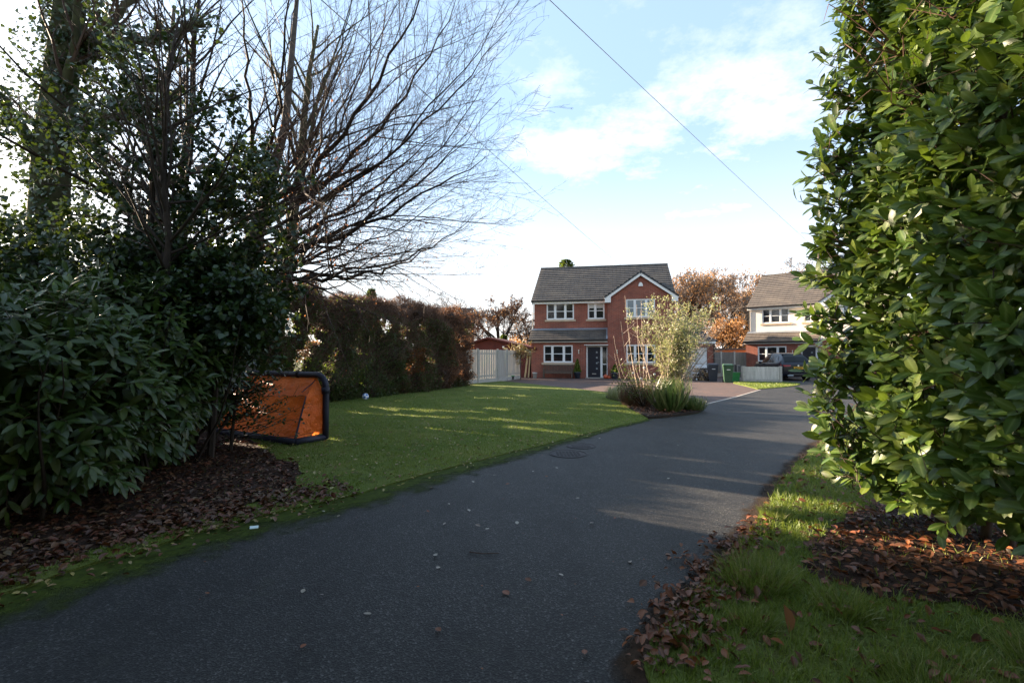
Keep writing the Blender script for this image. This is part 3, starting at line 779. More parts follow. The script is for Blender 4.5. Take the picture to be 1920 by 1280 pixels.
    fo = f.build('door_frame', 'upvc', H)
    for c, d in ((.14, .9), (.96, 2.08)):
        p = MB(); p.box(4.74, 5.01, .335, .345, c, d); p.build('pane', 'glass', fo)
    dd = MB(); dd.box(3.775, 4.595, .315, .36, .07, 2.075); do = dd.build('door', 'door', H)
    for k in range(4):
        p = MB(); z = 1.72 - k * .36; p.box(4.31, 4.42, .305, .316, z - .055, z + .055); p.build('door_light', 'glass_sky_blind', do)
    p = MB(); p.box(4.05, 4.32, .295, .314, .26, .32); p.build('letter_plate', 'metal', do)
    p = MB(); p.tube([(4.52, .314, 1.05), (4.52, .26, 1.05), (4.41, .26, 1.05)], .012, 6); p.build('handle', 'metal', do)
    p = MB(); p.box(3.60, 5.09, .02, .42, .0, .05); p.build('doorstep', 'concrete', H)
    p = MB(); p.box(3.55, 5.12, -.06, .13, 2.175, 2.225); p.build('door_lintel', 'upvc', H)
    for x in (3.2, 5.68):
        p = MB(); p.box(x - .035, x + .035, -.045, -.002, 1.72, 1.80); p.lathe([(.0, .0), (.035, .0), (.035, .09), (.0, .09)], (x, -.07, 1.80), 10); p.lathe([(.0, .0), (.035, .0), (.035, .09), (.0, .09)], (x, -.07, 1.63), 10)
        p.build('wall_lamp', 'metal', H)
    p = MB(); n = 10
    ring = [(7.2 + .14 * math.cos(math.pi * i / n), 6.0 + .26 * math.sin(math.pi * i / n)) for i in range(n + 1)]
    vs = [(x, -.07, z) for x, z in ring] + [(x, -.002, z) for x, z in ring]
    p.add(vs, [tuple(range(n + 1))[::-1]] + [(i, i + 1, n + 2 + i, n + 1 + i) for i in range(n)] + [(0, n + 1, 2 * n + 1, n)]); p.build('alarm_box', 'upvc', H)
    if garage:
        m = MB(); wall_holes(m, 9.31, 12.0, 0, 2.4, 2.0, [(9.5, 11.62, .02, 2.06)], .15)
        m.quad((12, 2, 0), (12, 8, 0), (12, 8, 2.4), (12, 2, 2.4)); m.quad((12, 8, 0), (9.31, 8, 0), (9.31, 8, 2.4), (12, 8, 2.4)); m.build('garage_wall', 'brick', H)
        m = MB()
        roof_slope(m, (9.31, 1.75, 2.45), (12.2, 1.75, 2.45), (9.31, 5.0, 4.15), (10.5, 5.0, 4.15), 10)
        roof_slope(m, (12.2, 1.75, 2.45), (12.2, 8.25, 2.45), (10.5, 4.98, 4.15), (10.5, 5.02, 4.15), 8)
        roof_slope(m, (12.2, 8.25, 2.45), (9.31, 8.25, 2.45), (10.5, 5.0, 4.15), (9.31, 5.0, 4.15), 10)
        m.build('garage_roof', 'slate_dark', H)
        m = MB(); m.box(9.31, 12.1, 1.72, 1.80, 2.30, 2.44); m.build('garage_fascia', 'upvc', H)
        m = MB()
        for k in range(14):
            x0 = 9.51 + k * .1502; m.box(x0, x0 + .142, 2.09, 2.13, .04, 2.05)
        m.box(9.51, 11.61, 2.105, 2.14, .04, 2.05); m.build('garage_door', 'upvc', H)
        m = MB(); m.tube([(12.03, 1.98, 2.35), (12.03, 1.94, 2.2), (12.03, 1.94, 0)], .04, 6); m.build('downpipe', 'black_pvc', H)
    else:
        m = MB(); m.tube([(5.02, -.02, 0), (5.02, -.02, 2.4)], .03, 6); m.build('downpipe', 'black_pvc', H)
    return H
house('red brick two-storey house with a white-edged front gable and dark front door', (1.3, 32.76), R(-11.5), 'brick', 'roof_grey', True)
house('house with cream rendered upper floor and brown tiled roof behind the parked car', (18.18, 37.6), R(-41), 'render', 'roof_brown', False)
U1 = Vector((math.cos(R(-11.5)), math.sin(R(-11.5)), 0)); V1 = Vector((-U1.y, U1.x, 0)); O1 = Vector((1.3, 32.76, 0))
def H1(s, v, z=0): return O1 + U1 * s + V1 * v + Vector((0, 0, z))

# ------------------------------------------------------------ things in front of the house
def bench():
    T = thing('garden_bench', 'weathered wooden slatted bench under the ground-floor window', 'bench', H1(1.85, -.45), R(-11.5))
    for s in (-1, 1):
        for (y0, y1, h) in ((-.26, -.20, .62), (.20, .26, .92)):
            m = MB(); m.box(s * .93 - .03, s * .93 + .03, y0, y1, .006, h); m.build('leg', 'teak', T, bevel=.006)
        m = MB(); m.box(s * .93 - .035, s * .93 + .035, -.29, .195, .625, .655); m.build('armrest', 'teak', T)
    m = MB()
    for k in range(5): m.box(-.90, .90, -.25 + k * .09, -.175 + k * .09, .41, .435)
    m.box(-.90, .90, -.235, -.21, .33, .405); m.build('seat', 'teak', T)
    m = MB(); m.box(-.90, .90, .21, .25, .84, .90); m.box(-.90, .90, .21, .25, .47, .52); m.build('back_rail', 'teak', T)
    for k in range(17):
        x = -.80 + k * .1; m = MB(); m.box(x - .022, x + .022, .218, .24, .522, .838); m.build('slat', 'teak', T)
bench()
def cone_tree(name, label, s, v, height, w, potr, poth):
    p = H1(s, v)
    P = thing('plant_pot', label[0], 'pot', p)
    m = MB(); m.lathe([(0, .0), (potr * .72, .0), (potr * .98, poth * .85), (potr * 1.04, poth * .86), (potr * 1.04, poth), (potr * .9, poth), (potr * .88, poth * .9), (0, poth * .9)], (0, 0, .006), 20)
    m.build('pot', 'pot', P, smooth=True)
    T = thing(name, label[1], 'plant', p + Vector((0, 0, poth * .88)))
    m = MB(); m.tube([(0, 0, 0), (0, 0, height * .8)], .012, 5); m.build('stem', 'bark', T)
    n = 1500; t = rng.random(n) ** 1.3; a = rng.uniform(0, 6.28, n); r = w * (1 - t) * rng.uniform(.55, 1.05, n) + .01
    pos = np.stack([r * np.cos(a), r * np.sin(a), .03 + t * height], 1)
    d = np.stack([np.cos(a) * .5, np.sin(a) * .5, np.full(n, .9)], 1) + rng.normal(0, .3, (n, 3))
    scatter('foliage', SMALL, pos, frames(d, rnd_dir(n)), rng.uniform(.05, .09, n), 'hedge_lime', T, world=False, kind='stuff')
cone_tree('conical_conifer', ('blue glazed pot left of the front door', 'bright green cone-shaped conifer left of the front door'), 3.12, -.35, .85, .24, .22, .42)
cone_tree('dwarf_conifer', ('blue glazed pot right of the front door', 'short rounded conifer right of the front door'), 5.52, -.35, .50, .22, .24, .40)
m = MB(); m.lathe([(0, 0), (.12, 0), (.155, .33), (.17, .33), (.17, .37), (.15, .37), (.11, .05), (0, .05)], (0, 0, 0), 18)
o = m.build('bucket', 'bucket', smooth=True); o.location = H1(.32, -.5, .007); tag(o, 'white plastic bucket beside the bench and the house corner', 'bucket')
m = MB(); m.lathe([(0, .0), (.12, .02), (.17, .10), (.16, .19), (.07, .25), (.02, .27)], (0, 0, 0), 12); m.lathe([(0, 0), (.09, .01), (.12, .08), (.09, .15), (0, .18)], (.2, -.1, 0), 10)
m.tube([(0, 0, .25), (.03, .0, .31)], .02, 5)
o = m.build('pumpkin', 'orange_plastic', smooth=True); o.location = H1(4.95, -.2, .007); tag(o, 'orange-red pumpkins on the ground by the glazed side of the front door', 'pumpkin')
T = thing('timber_plank', 'pale sawn plank leaning on the left corner of the brick house, outer one', 'plank', H1(-.35, .1))
m = MB(); m.obox((.0, .0, .82), (.06, 0, 0), (0, .02, 0), (.10, 0, .82)); m.build('plank', 'timber_pale', T)
T = thing('timber_plank', 'pale sawn plank leaning on the left corner of the brick house, nearest the bricks', 'plank', H1(-.14, .1))
m = MB(); m.obox((.0, .0, .82), (.045, 0, 0), (0, .02, 0), (.07, 0, .82)); m.build('plank', 'timber_pale', T)
# covered barbecue
T = thing('covered_barbecue', 'barbecue under a dark navy cover between the pale fence and the house', 'barbecue', H1(-.95, .4))
m = MB(); prof = [(.40, .30, .012), (.42, .32, .35), (.36, .28, .75), (.30, .24, .95), (.14, .12, 1.08)]
vs = []; n = 14
for a_, b_, z in prof:
    for j in range(n):
        t = 2 * math.pi * j / n; k = 1 + .06 * math.sin(5 * t + z * 4); vs.append((a_ * k * math.cos(t), b_ * k * math.sin(t), z))
fs = [(i * n + j, i * n + (j + 1) % n, (i + 1) * n + (j + 1) % n, (i + 1) * n + j) for i in range(4) for j in range(n)] + [tuple(4 * n + j for j in range(n))]
m.add(vs, fs); m.build('cover', 'navy_cover', T, smooth=True)
# green planter tray by the fence
T = thing('planter_box', 'low green plastic planter box at the foot of the pale fence', 'planter', (-.12, 30.0, 0), R(-60))
m = MB(); m.box(-.25, .25, -.15, .15, .036, .22); m.build('tub', 'black_pvc', T, bevel=.01); m = MB(); m.box(-.28, .28, -.18, .18, .22, .27); m.build('rim', 'green_plastic', T, bevel=.008)

# bins
def bin_(x, y, rz, mat, label):
    T = thing('wheelie_bin', label, 'bin', (x, y, .008), rz, 'wheelie bins by the garage')
    m = MB(); w0, w1, d0, d1 = .20, .265, .23, .32
    vs = [(-w0, -d0, .06), (w0, -d0, .06), (w0, d0, .06), (-w0, d0, .06), (-w1, -d1, .95), (w1, -d1, .95), (w1, d1, .95), (-w1, d1, .95)]
    m.add(vs, [(0, 3, 2, 1), (0, 1, 5, 4), (1, 2, 6, 5), (2, 3, 7, 6), (3, 0, 4, 7), (4, 5, 6, 7)])
    m.box(-w1 - .012, w1 + .012, -d1 - .012, d1 + .012, .90, .955); m.build('body', mat, T, bevel=.012)
    m = MB(); vs = [(-w1 - .02, -d1 - .05, .957), (w1 + .02, -d1 - .05, .957), (w1 + .02, d1 + .03, .957), (-w1 - .02, d1 + .03, .957), (-w1 + .03, -d1 + .03, 1.02), (w1 - .03, -d1 + .03, 1.02), (w1 - .03, d1 - .04, 1.05), (-w1 + .03, d1 - .04, 1.05)]
    m.add(vs, [(0, 3, 2, 1), (0, 1, 5, 4), (1, 2, 6, 5), (2, 3, 7, 6), (3, 0, 4, 7), (4, 5, 6, 7)]); lo = m.build('lid', mat, T, bevel=.012)
    m = MB(); m.tube([(-w1 + .03, d1 + .07, .93), (w1 - .03, d1 + .07, .93)], .017, 6); m.build('handle', mat, T)
    m = MB(); m.box(-.08, .10, -d1 * .93 - .017, -d1 * .93 - .004, .70, .735); m.build('sticker', 'upvc', T)
    for s in (-1, 1):
        m = MB(); m.tube([(s * (w0 - .01), d0 + .0, .10), (s * (w0 + .045), d0 + .0, .10)], .10, 14); m.build('wheel', 'rubber', T)
    m = MB(); m.box(-.17, .17, -.22, -.12, 0, .06); m.build('foot', mat, T)
bin_(11.75, 28.35, R(-15), 'bin_grey', 'charcoal wheelie bin beside the log pile')
bin_(12.05, 27.05, R(-18), 'bin_green', 'green wheelie bin nearest the low bleached fence')
T = thing('recycling_box', 'bright green plastic recycling box behind the green bin', 'box', (12.85, 27.9, .007), R(-20))
m = MB(); m.add([(-.2, -.15, 0), (.2, -.15, 0), (.2, .15, 0), (-.2, .15, 0), (-.25, -.19, .5), (.25, -.19, .5), (.25, .19, .5), (-.25, .19, .5)], [(0, 3, 2, 1), (0, 1, 5, 4), (1, 2, 6, 5), (2, 3, 7, 6), (3, 0, 4, 7), (4, 5, 6, 7)])
m.build('box', 'green_plastic', T, bevel=.01); m = MB(); m.box(-.27, .27, -.21, .21, .50, .54); m.build('lid', 'green_plastic', T)
# log pile
T = thing('log_pile', 'pile of split firewood logs stacked next to the charcoal bin', 'log pile', (11.45, 29.3, .007), R(-12))
k = 0
for row in range(6):
    for c in range(6 - (row > 3)):
        x = -.42 + c * .16 + (row % 2) * .07; z = .07 + row * .125; r = random.uniform(.055, .078)
        m = MB(); m.tube([(x, -.2 + random.uniform(-.04, .03), z), (x, .2, z)], r, 7, 0)
        o = m.build('log', random.choice(['log_end', 'bark', 'teak']), T); o.rotation_euler = (0, 0, random.uniform(-.06, .06))
# small white trailer
T = thing('box_trailer', 'small white trailer parked in front of the white garage door', 'trailer', H1(10.3, .2, .0), R(-11.5))
m = MB(); m.box(-.75, .75, -1.1, 1.0, .50, .53); m.box(-.75, -.72, -1.1, 1.0, .53, .93); m.box(.72, .75, -1.1, 1.0, .53, .93); m.box(-.72, .72, -1.1, -1.07, .53, .93); m.box(-.72, .72, .97, 1.0, .53, .93); m.build('body', 'white_metal', T, bevel=.008)
m = MB(); m.tube([(-.5, -1.05, .46), (0, -2.0, .46)], .03, 6); m.tube([(.5, -1.05, .46), (0, -2.0, .46)], .03, 6); m.build('drawbar', 'white_metal', T)
m = MB(); m.tube([(0, -1.9, .75), (0, -1.9, .14)], .025, 8); m.tube([(-.035, -1.9, .07), (.035, -1.9, .07)], .065, 12); m.build('jockey_wheel', 'metal', T)
for s in (-1, 1):
    m = MB(); m.tube([(s * .78, 0, .30), (s * .93, 0, .30)], .29, 18); w = m.build('wheel', 'rubber', T)
    m = MB(); m.tube([(s * .925, 0, .30), (s * .94, 0, .30)], .15, 12); m.build('rim', 'metal', w)
    m = MB(); m.tube([(s * .85, -.36, .42), (s * .85, -.2, .60), (s * .85, .2, .60), (s * .85, .36, .42)], .06, 4); m.build('mudguard', 'white_metal', T)

# ------------------------------------------------------------ fences
def fence_run(T, pts, h, mat, board=.11, gravel=.25, posts=True, post_h=.06, post_w=.055, zb=.0):
    """close-boarded panels between concrete posts; one part per post, panel and gravel board"""
    for a, b in zip(pts[:-1], pts[1:]):
        a = Vector((*a, 0)); b = Vector((*b, 0)); d = (b - a); L = d.length; d.normalize(); n = Vector((-d.y, d.x, 0))
        m = MB(); k = int((L - .1) / board)
        for i in range(k):
            c = a + d * (.06 + (i + .5) * (L - .12) / k) + n * (.006 * (i % 2))
            hh = h + random.uniform(-.008, .008)
            m.obox(c + Vector((0, 0, (gravel + hh) / 2)), d * (board * .46), n * .011 + d * .004, Vector((0, 0, (hh - gravel) / 2)))
        for z in (gravel + .15, h - .2): m.obox((a + b) / 2 + n * .04 + Vector((0, 0, z)), d * (L / 2 - .06), n * .02, Vector((0, 0, .035)))
        m.build('fence_panel', mat, T, world=True)
        if gravel:
            m = MB(); m.obox((a + b) / 2 + Vector((0, 0, gravel / 2 - .002 + zb)), d * (L / 2 - .056), n * .022, Vector((0, 0, gravel / 2 - .004))); m.build('gravel_board', 'concrete', T, world=True)
    for p in pts:
        m = MB(); m.box(p[0] - post_w, p[0] + post_w, p[1] - post_w, p[1] + post_w, 0, h + post_h); m.build('post', 'concrete', T, world=True, bevel=.012)
T = thing('panel_fence', 'pale weathered timber panel fence with concrete posts at the end of the left hedge', 'fence', (-1.9, 26.1, 0))
fence_run(T, [(-2.35, 25.1), (-1.85, 26.1), (-.82, 27.7), (-.30, 29.1), (.52, 31.2)], 1.83, 'fence_pale')
T = thing('panel_fence', 'tall dark grey timber fence between the garage and the cream house', 'fence', (13.8, 34.6, 0))
fence_run(T, [(13.35, 33.3), (14.9, 34.5), (16.4, 35.7), (18.3, 37.7)], 1.75, 'fence_dark')
T = thing('low_fence', 'low bleached timber fence with white boards standing in front of the parked car', 'fence', (13.1, 27.5, 0))
fence_run(T, [(15.6, 33.9), (14.3, 30.6), (13.12, 27.58)], .88, 'fence_dark', gravel=.2, post_h=.02)
fence_run(T, [(13.14, 27.46), (14.93, 26.95)], .88, 'fence_white', board=.10, gravel=.18, post_h=.03, post_w=.07)
# tan flat roofed outbuilding behind the dark fence
T = thing('outbuilding', 'low tan outbuilding with a flat dark roof behind the tall grey fence', 'shed', (17.5, 42, 0), R(-30))
m = MB(); m.box(-3, 4.5, 0, 3, 0, 1.95); m.build('wall', 'tan_wall', T); m = MB(); m.box(-3.2, 4.7, -.25, 3.2, 1.95, 2.12); m.build('roof', 'slate_dark', T)
# summerhouse behind the pale fence
T = thing('summerhouse', 'dark red timber summerhouse behind the pale panel fence', 'shed', (-1.3, 33.5, 0), R(-14))
m = MB(); m.add([(-2.0, 0, 0), (2.6, 0, 0), (2.6, 0, 1.95), (-.3, 0, 2.62), (-2, 0, 2.2), (-2, 3, 0), (2.6, 3, 0), (2.6, 3, 1.95), (-.3, 3, 2.62), (-2, 3, 2.2)],
              [(0, 1, 2, 3, 4), (1, 6, 7, 2), (6, 5, 9, 8, 7), (5, 0, 4, 9)]); m.build('wall', 'summer_red', T)
m = MB()
for a, b in (((-2.3, 2.13), (-.3, 2.66)), ((-.3, 2.66), (3.1, 1.88))):
    m.add([(a[0], -.35, a[1]), (b[0], -.35, b[1]), (b[0], 3.2, b[1]), (a[0], 3.2, a[1]), (a[0], -.35, a[1] + .12), (b[0], -.35, b[1] + .12), (b[0], 3.2, b[1] + .12), (a[0], 3.2, a[1] + .12)], [(0, 3, 2, 1), (4, 5, 6, 7), (0, 1, 5, 4), (1, 2, 6, 5), (2, 3, 7, 6), (3, 0, 4, 7)])
m.build('roof', 'summer_red', T)
m = MB(); m.lathe([(0, 0), (.05, 0), (.08, .06), (.08, .16), (0, .17)], (.75, -.08, 1.98), 12); m.build('lamp', 'upvc', T, smooth=True)
T = thing('sunlit_shed_screen', 'red timber screen with sunlight painted in as orange and square openings, beside the house corner', 'screen', (.75, 34.9, 0), R(-38))  # stands for the sunlit stretch of the red shed wall
m = MB()
for k in range(5):
    x = -.9 + k * .42; m.box(x - .04, x + .04, -.03, .03, 0, 2.0)
m.box(-.94, .82, -.035, .035, 1.93, 2.05); m.box(-.94, .82, -.036, .036, 1.62, 1.70); m.build('frame', 'summer_red_sunlit', T)
for k in range(4):
    x = -.9 + k * .42; m = MB(); m.box(x + .042, x + .378, -.015, .012, .05, 1.62); m.build('panel', 'summer_red_sunlit', T)
    m = MB(); m.box(x + .042, x + .378, -.005, .005, 1.70, 1.93); m.build('pane', 'glass', T)

# ------------------------------------------------------------ car
def car():
    T = thing('parked_car', 'dark navy car parked with its rear to the camera behind the low fence', 'car', (17.0, 28.75, .012), R(-6))
    st = [  # y, half width, bottom, belt z, top z, top half width
        (0.00, .80, .42, .88, .92, .74), (.07, .90, .30, .97, 1.02, .78), (.22, .94, .26, 1.02, 1.16, .76), (.50, .95, .25, 1.04, 1.40, .68), (.80, .955, .25, 1.04, 1.585, .60),
        (1.3, .96, .24, 1.02, 1.645, .62), (2.0, .96, .24, 1.00, 1.66, .63), (2.6, .96, .24, .99, 1.60, .62), (3.05, .955, .24, .99, 1.34, .68), (3.45, .95, .24, .98, 1.06, .76),
        (3.9, .94, .25, .93, 1.00, .72), (4.3, .90, .27, .84, .90, .66), (4.52, .80, .32, .70, .74, .58), (4.62, .62, .38, .58, .60, .48)]
    m = MB(); vs = []
    for (y, w, b, be, t, tw) in st:
        ring = [(-w * .93, b), (-w, b + .14), (-w, be - .12), (-w * .965, be), (-tw, t - .03), (-tw * .8, t), (0, t + .015)]
        ring += [(-x, z) for x, z in ring[:-1]][::-1]
        vs += [(x, y, z) for x, z in ring]
    n = 13
    fs = [(i * n + j, i * n + j + 1, (i + 1) * n + j + 1, (i + 1) * n + j) for i in range(len(st) - 1) for j in range(n - 1)]
    fs += [(i * n + n - 1, i * n, (i + 1) * n, (i + 1) * n + n - 1) for i in range(len(st) - 1)]
    fs += [tuple(range(n))[::-1], tuple((len(st) - 1) * n + j for j in range(n))]
    m.add(vs, fs); bo = m.build('body', 'car_paint', T, smooth=True); md = bo.modifiers.new('edges', 'EDGE_SPLIT'); md.split_angle = R(28)
    # rear window
    def on(y): 
        for a, b in zip(st[:-1], st[1:]):
            if a[0] <= y <= b[0]:
                f = (y - a[0]) / (b[0] - a[0]); return [a[i] + (b[i] - a[i]) * f for i in range(6)]
    m = MB(); rows = []
    for y in (.17, .3, .5, .77):
        s = on(y); rows.append([(-s[5] * .9, y - .012, s[4] + .012), (0, y - .016, s[4] + .03), (s[5] * .9, y - .012, s[4] + .012)])
    for a, b in zip(rows[:-1], rows[1:]):
        m.quad(a[0], a[1], b[1], b[0]); m.quad(a[1], a[2], b[2], b[1])
    m.build('rear_window', 'car_glass', T, smooth=True)
    m = MB(); rows = []
    for y in (2.68, 2.85, 3.05, 3.25, 3.42):
        s = on(y); rows.append([(-s[5] * .92, y + .01, s[4] + .01), (s[5] * .92, y + .01, s[4] + .01)])
    for a, b in zip(rows[:-1], rows[1:]): m.quad(a[0], a[1], b[1], b[0])
    m.build('windscreen', 'car_glass', T)
    for sx in (-1, 1):
        def side(y, f):
            s = on(y); a = Vector((s[1] * .965, y, s[3])); b = Vector((s[5], y, s[4] - .03)); p = a.lerp(b, f) + Vector((.008, 0, .004)); p.x *= sx; return p
        for (ya, yb, ta, tb) in ((1.05, 1.95, .86, .88), (2.03, 2.95, .88, .70)):
            m = MB(); K = 5
            for k in range(K):
                y0 = ya + (yb - ya) * k / K; y1 = ya + (yb - ya) * (k + 1) / K
                q = [side(y0, .08), side(y1, .08), side(y1, ta), side(y0, ta)]
                m.quad(*(q if sx > 0 else q[::-1]))
            m.build('side_window', 'car_glass', T)
        m = MB(); q = [side(.62, .12), side(.98, .10), side(.98, .84)]; m.add(q if sx > 0 else q[::-1], [(0, 1, 2)]); m.build('quarter_window', 'car_glass', T)
        m = MB(); m.tube([side(.6, .04) + Vector((.008 * sx, 0, 0)), side(1.6, .02) + Vector((.008 * sx, 0, 0)), side(3.1, .02) + Vector((.008 * sx, 0, 0))], .012, 5); m.build('waist_trim', 'metal', T)
        m = MB()
        m.add([(sx * .42, -.012, .86), (sx * .79, -.002, .83), (sx * .80, -.002, .93), (sx * .42, -.0, .93), (sx * .935, .16, .84), (sx * .93, .16, .96)], [(0, 1, 2, 3), (1, 4, 5, 2)] if sx > 0 else [(3, 2, 1, 0), (2, 5, 4, 1)])
        m.build('tail_light', 'tail_red', T)
        m = MB(); m.obox((sx * 1.03, 2.92, 1.05), (.09, 0, 0), (0, .05, 0), (0, 0, .06)); m.build('wing_mirror', 'car_paint', T, bevel=.02)
        m = MB(); m.tube([(sx * .3, -.02, .31), (sx * .62, -.02, .31)], .03, 6); m.build('exhaust_trim', 'metal', T)
        for y in (.92, 3.72):
            m = MB(); m.tube([(sx * .74, y, .36), (sx * .965, y, .36)], .36, 24); w = m.build('wheel', 'rubber', T)
            m = MB(); m.tube([(sx * .96, y, .36), (sx * .975, y, .36)], .24, 16)
            m.build('rim', 'metal', w)
    m = MB(); m.box(-.27, .27, -.035, -.02, .70, .82); p = m.build('number_plate', 'plate_yellow', T)
    for x in (-.215, -.155, -.095, -.035, .055, .115, .175):
        m = MB(); m.box(x - .004, x + .03, -.041, -.0355, .727, .793); m.box(x - .01, x + .036, -.042, -.0365, .752, .764); m.build('character', 'rubber', p)
    m = MB(); m.lathe([(0, 0), (.05, 0), (.05, .012), (0, .012)], (0, 0, 0), 16); o = m.build('badge', 'metal', T); o.rotation_euler = (R(90), 0, 0); o.location = (0, -.008, .895)
    m = MB(); m.box(-.55, .55, -.03, .03, .34, .42); m.build('bumper_insert', 'black_pvc', T)
    m = MB(); m.box(-.62, .62, .72, .95, 1.575, 1.60); m.build('spoiler', 'car_paint', T, bevel=.01)
car()

# ------------------------------------------------------------ manhole covers
def manhole(x, y, r, label):
    m = MB(); n = 32
    m.lathe([(0, .018), (r * .88, .018), (r * .90, .010), (r * .93, .010), (r * .95, .020), (r, .020), (r, .0)], (x, y, 0), n)
    for i in range(-4, 5):
        for j in range(-4, 5):
            if math.hypot(i, j) * .2 < .8: m.box(x + i * r * .18 - .018, x + i * r * .18 + .018, y + j * r * .18 - .018, y + j * r * .18 + .018, .0181, .024)
    tag(m.build('manhole_cover', 'iron'), label, 'manhole cover')
manhole(.87, 7.56, .30, 'round iron manhole cover nearer the camera at the left edge of the asphalt')
manhole(1.16, 8.2, .25, 'smaller dark manhole cover beyond the round one beside the lawn edge')

# ------------------------------------------------------------ football
def ball():
    import bmesh
    bm = bmesh.new(); bmesh.ops.create_icosphere(bm, subdivisions=3, radius=.112)
    cen = [Vector(v).normalized() for v in [(0, 1, 1.618), (0, -1, 1.618), (0, 1, -1.618), (0, -1, -1.618), (1, 1.618, 0), (-1, 1.618, 0), (1, -1.618, 0), (-1, -1.618, 0), (1.618, 0, 1), (-1.618, 0, 1), (1.618, 0, -1), (-1.618, 0, -1)]]
    blue = []
    for f in bm.faces:
        c = f.calc_center_median().normalized(); f.smooth = True
        if max(c.dot(k) for k in cen) > .93: blue.append(f)
    for f in blue: f.material_index = 1
    me = bpy.data.meshes.new('football'); bm.to_mesh(me); bm.free(); me.materials.append(M('ball_white')); me.materials.append(M('ball_blue'))
    o = bpy.data.objects.new('football', me); COL.objects.link(o); o.location = (-4.93, 16.3, .15); o.rotation_euler = (.4, .3, .7)
    tag(o, 'white and blue football on the lawn by the foot of the hedge', 'ball')
ball()

# ------------------------------------------------------------ goal
def goal():
    T = thing('football_goal', 'orange fabric goal with a navy padded frame lying beside the dark bush', 'goal', (-3.35, 8.7, .035))
    A = Vector((-.86, .51, 0)); B = Vector((-.49, -.84, 0)) * .62; Z = Vector((0, 0, 1)); O = Vector((-3.33, 8.68, .035))
    Wd = 2.6; Hh = 1.15; r = .055
    arc = []
    for k in range(7):
        t = math.pi / 2 * k / 6; arc.append(O + A * (.24 - .24 * math.cos(t)) + Z * (Hh - .24 + .24 * math.sin(t)))
    m = MB(); m.tube([O + Z * .02, O + Z * .5] + arc + [O + A * (Wd * .5) + Z * Hh, O + A * (Wd - .2) + Z * Hh, O + A * Wd + Z * (Hh - .25), O + A * Wd], r, 10); m.build('mouth_frame', 'cloth_navy', T, smooth=True, world=True)
    m = MB(); m.tube([O + Z * .05, O + B + A * .02 + Z * .05], [.05, .07], 8); m.tube([O + B + Z * .05, O + B + A * Wd + Z * .05, O + A * Wd + Z * .05], .06, 8); m.build('base_frame', 'cloth_navy', T, smooth=True, world=True)
    # corner joint and strap
    m = MB(); m.tube([O + A * .0 + Z * (Hh - .33), O + A * .02 + Z * (Hh - .22)], .07, 10); m.build('corner_sleeve', 'cloth_navy', T, smooth=True, world=True)
    m = MB(); m.tube([O + A * .74 + Z * (Hh + .0), O + A * .80 + Z * (Hh + .0)], .066, 10); m.build('joint_band', 'rubber', T, smooth=True, world=True)
    P = O + A * .10 + B * .55 + Z * .80          # where roof, side and back panels meet
    C = O + B + A * .0 + Z * .11
    far = A * (Wd - .15)
    def grid(name, fn, nu, nv):
        m = MB(); vs = [fn(i / nu, j / nv) for j in range(nv + 1) for i in range(nu + 1)]
        m.add(vs, [(j * (nu + 1) + i, j * (nu + 1) + i + 1, (j + 1) * (nu + 1) + i + 1, (j + 1) * (nu + 1) + i) for j in range(nv) for i in range(nu)])
        return m.build(name, 'net', T, smooth=True, world=True)
    def lerp(a, b, t): return a + (b - a) * t
    def wr(u, v): return .012 * math.sin(9 * u + 5 * v) + .008 * math.sin(21 * v - 6 * u)
    top0 = O + A * .26 + Z * (Hh - .05); top1 = O + far + Z * (Hh - .05)
    side0 = O + Z * .80 + A * .05; s1 = O + A * .03 + Z * .12
    grid('roof_panel', lambda u, v: lerp(lerp(top0, top1, u), lerp(P, P + far * .95 - Z * .1, u), v) + Z * (-.05 * math.sin(math.pi * v) + wr(u * 4, v)), 24, 8)
    grid('corner_panel', lambda u, v: lerp(lerp(top0, side0, u), P, v) + Z * (.02 * math.sin(math.pi * u)), 8, 6)
    grid('side_panel', lambda u, v: lerp(lerp(side0, P, u), lerp(s1, C, u), v) + (A * -.01 + Z * 0) * math.sin(math.pi * v), 8, 8)
    grid('back_panel', lambda u, v: lerp(lerp(P, P + far * .95 - Z * .1, u), lerp(C, C + far, u), v) + B * (-.10 * math.sin(math.pi * v) + wr(v * 2, u * 3)), 24, 10)
    m = MB(); m.tube([lerp(P, C, t) + B * .012 - Z * 0 + A * -.004 for t in (0, .3, .7, 1)], [.008, .014, .016, .018], 6); m.tube([O + A * .27 + Z * (Hh - .08), lerp(O + A * .27 + Z * Hh, P, .5) + Z * .02, P + A * .12 + Z * .06], .010, 5); m.build('seam', 'cloth_navy', T, world=True)
goal()

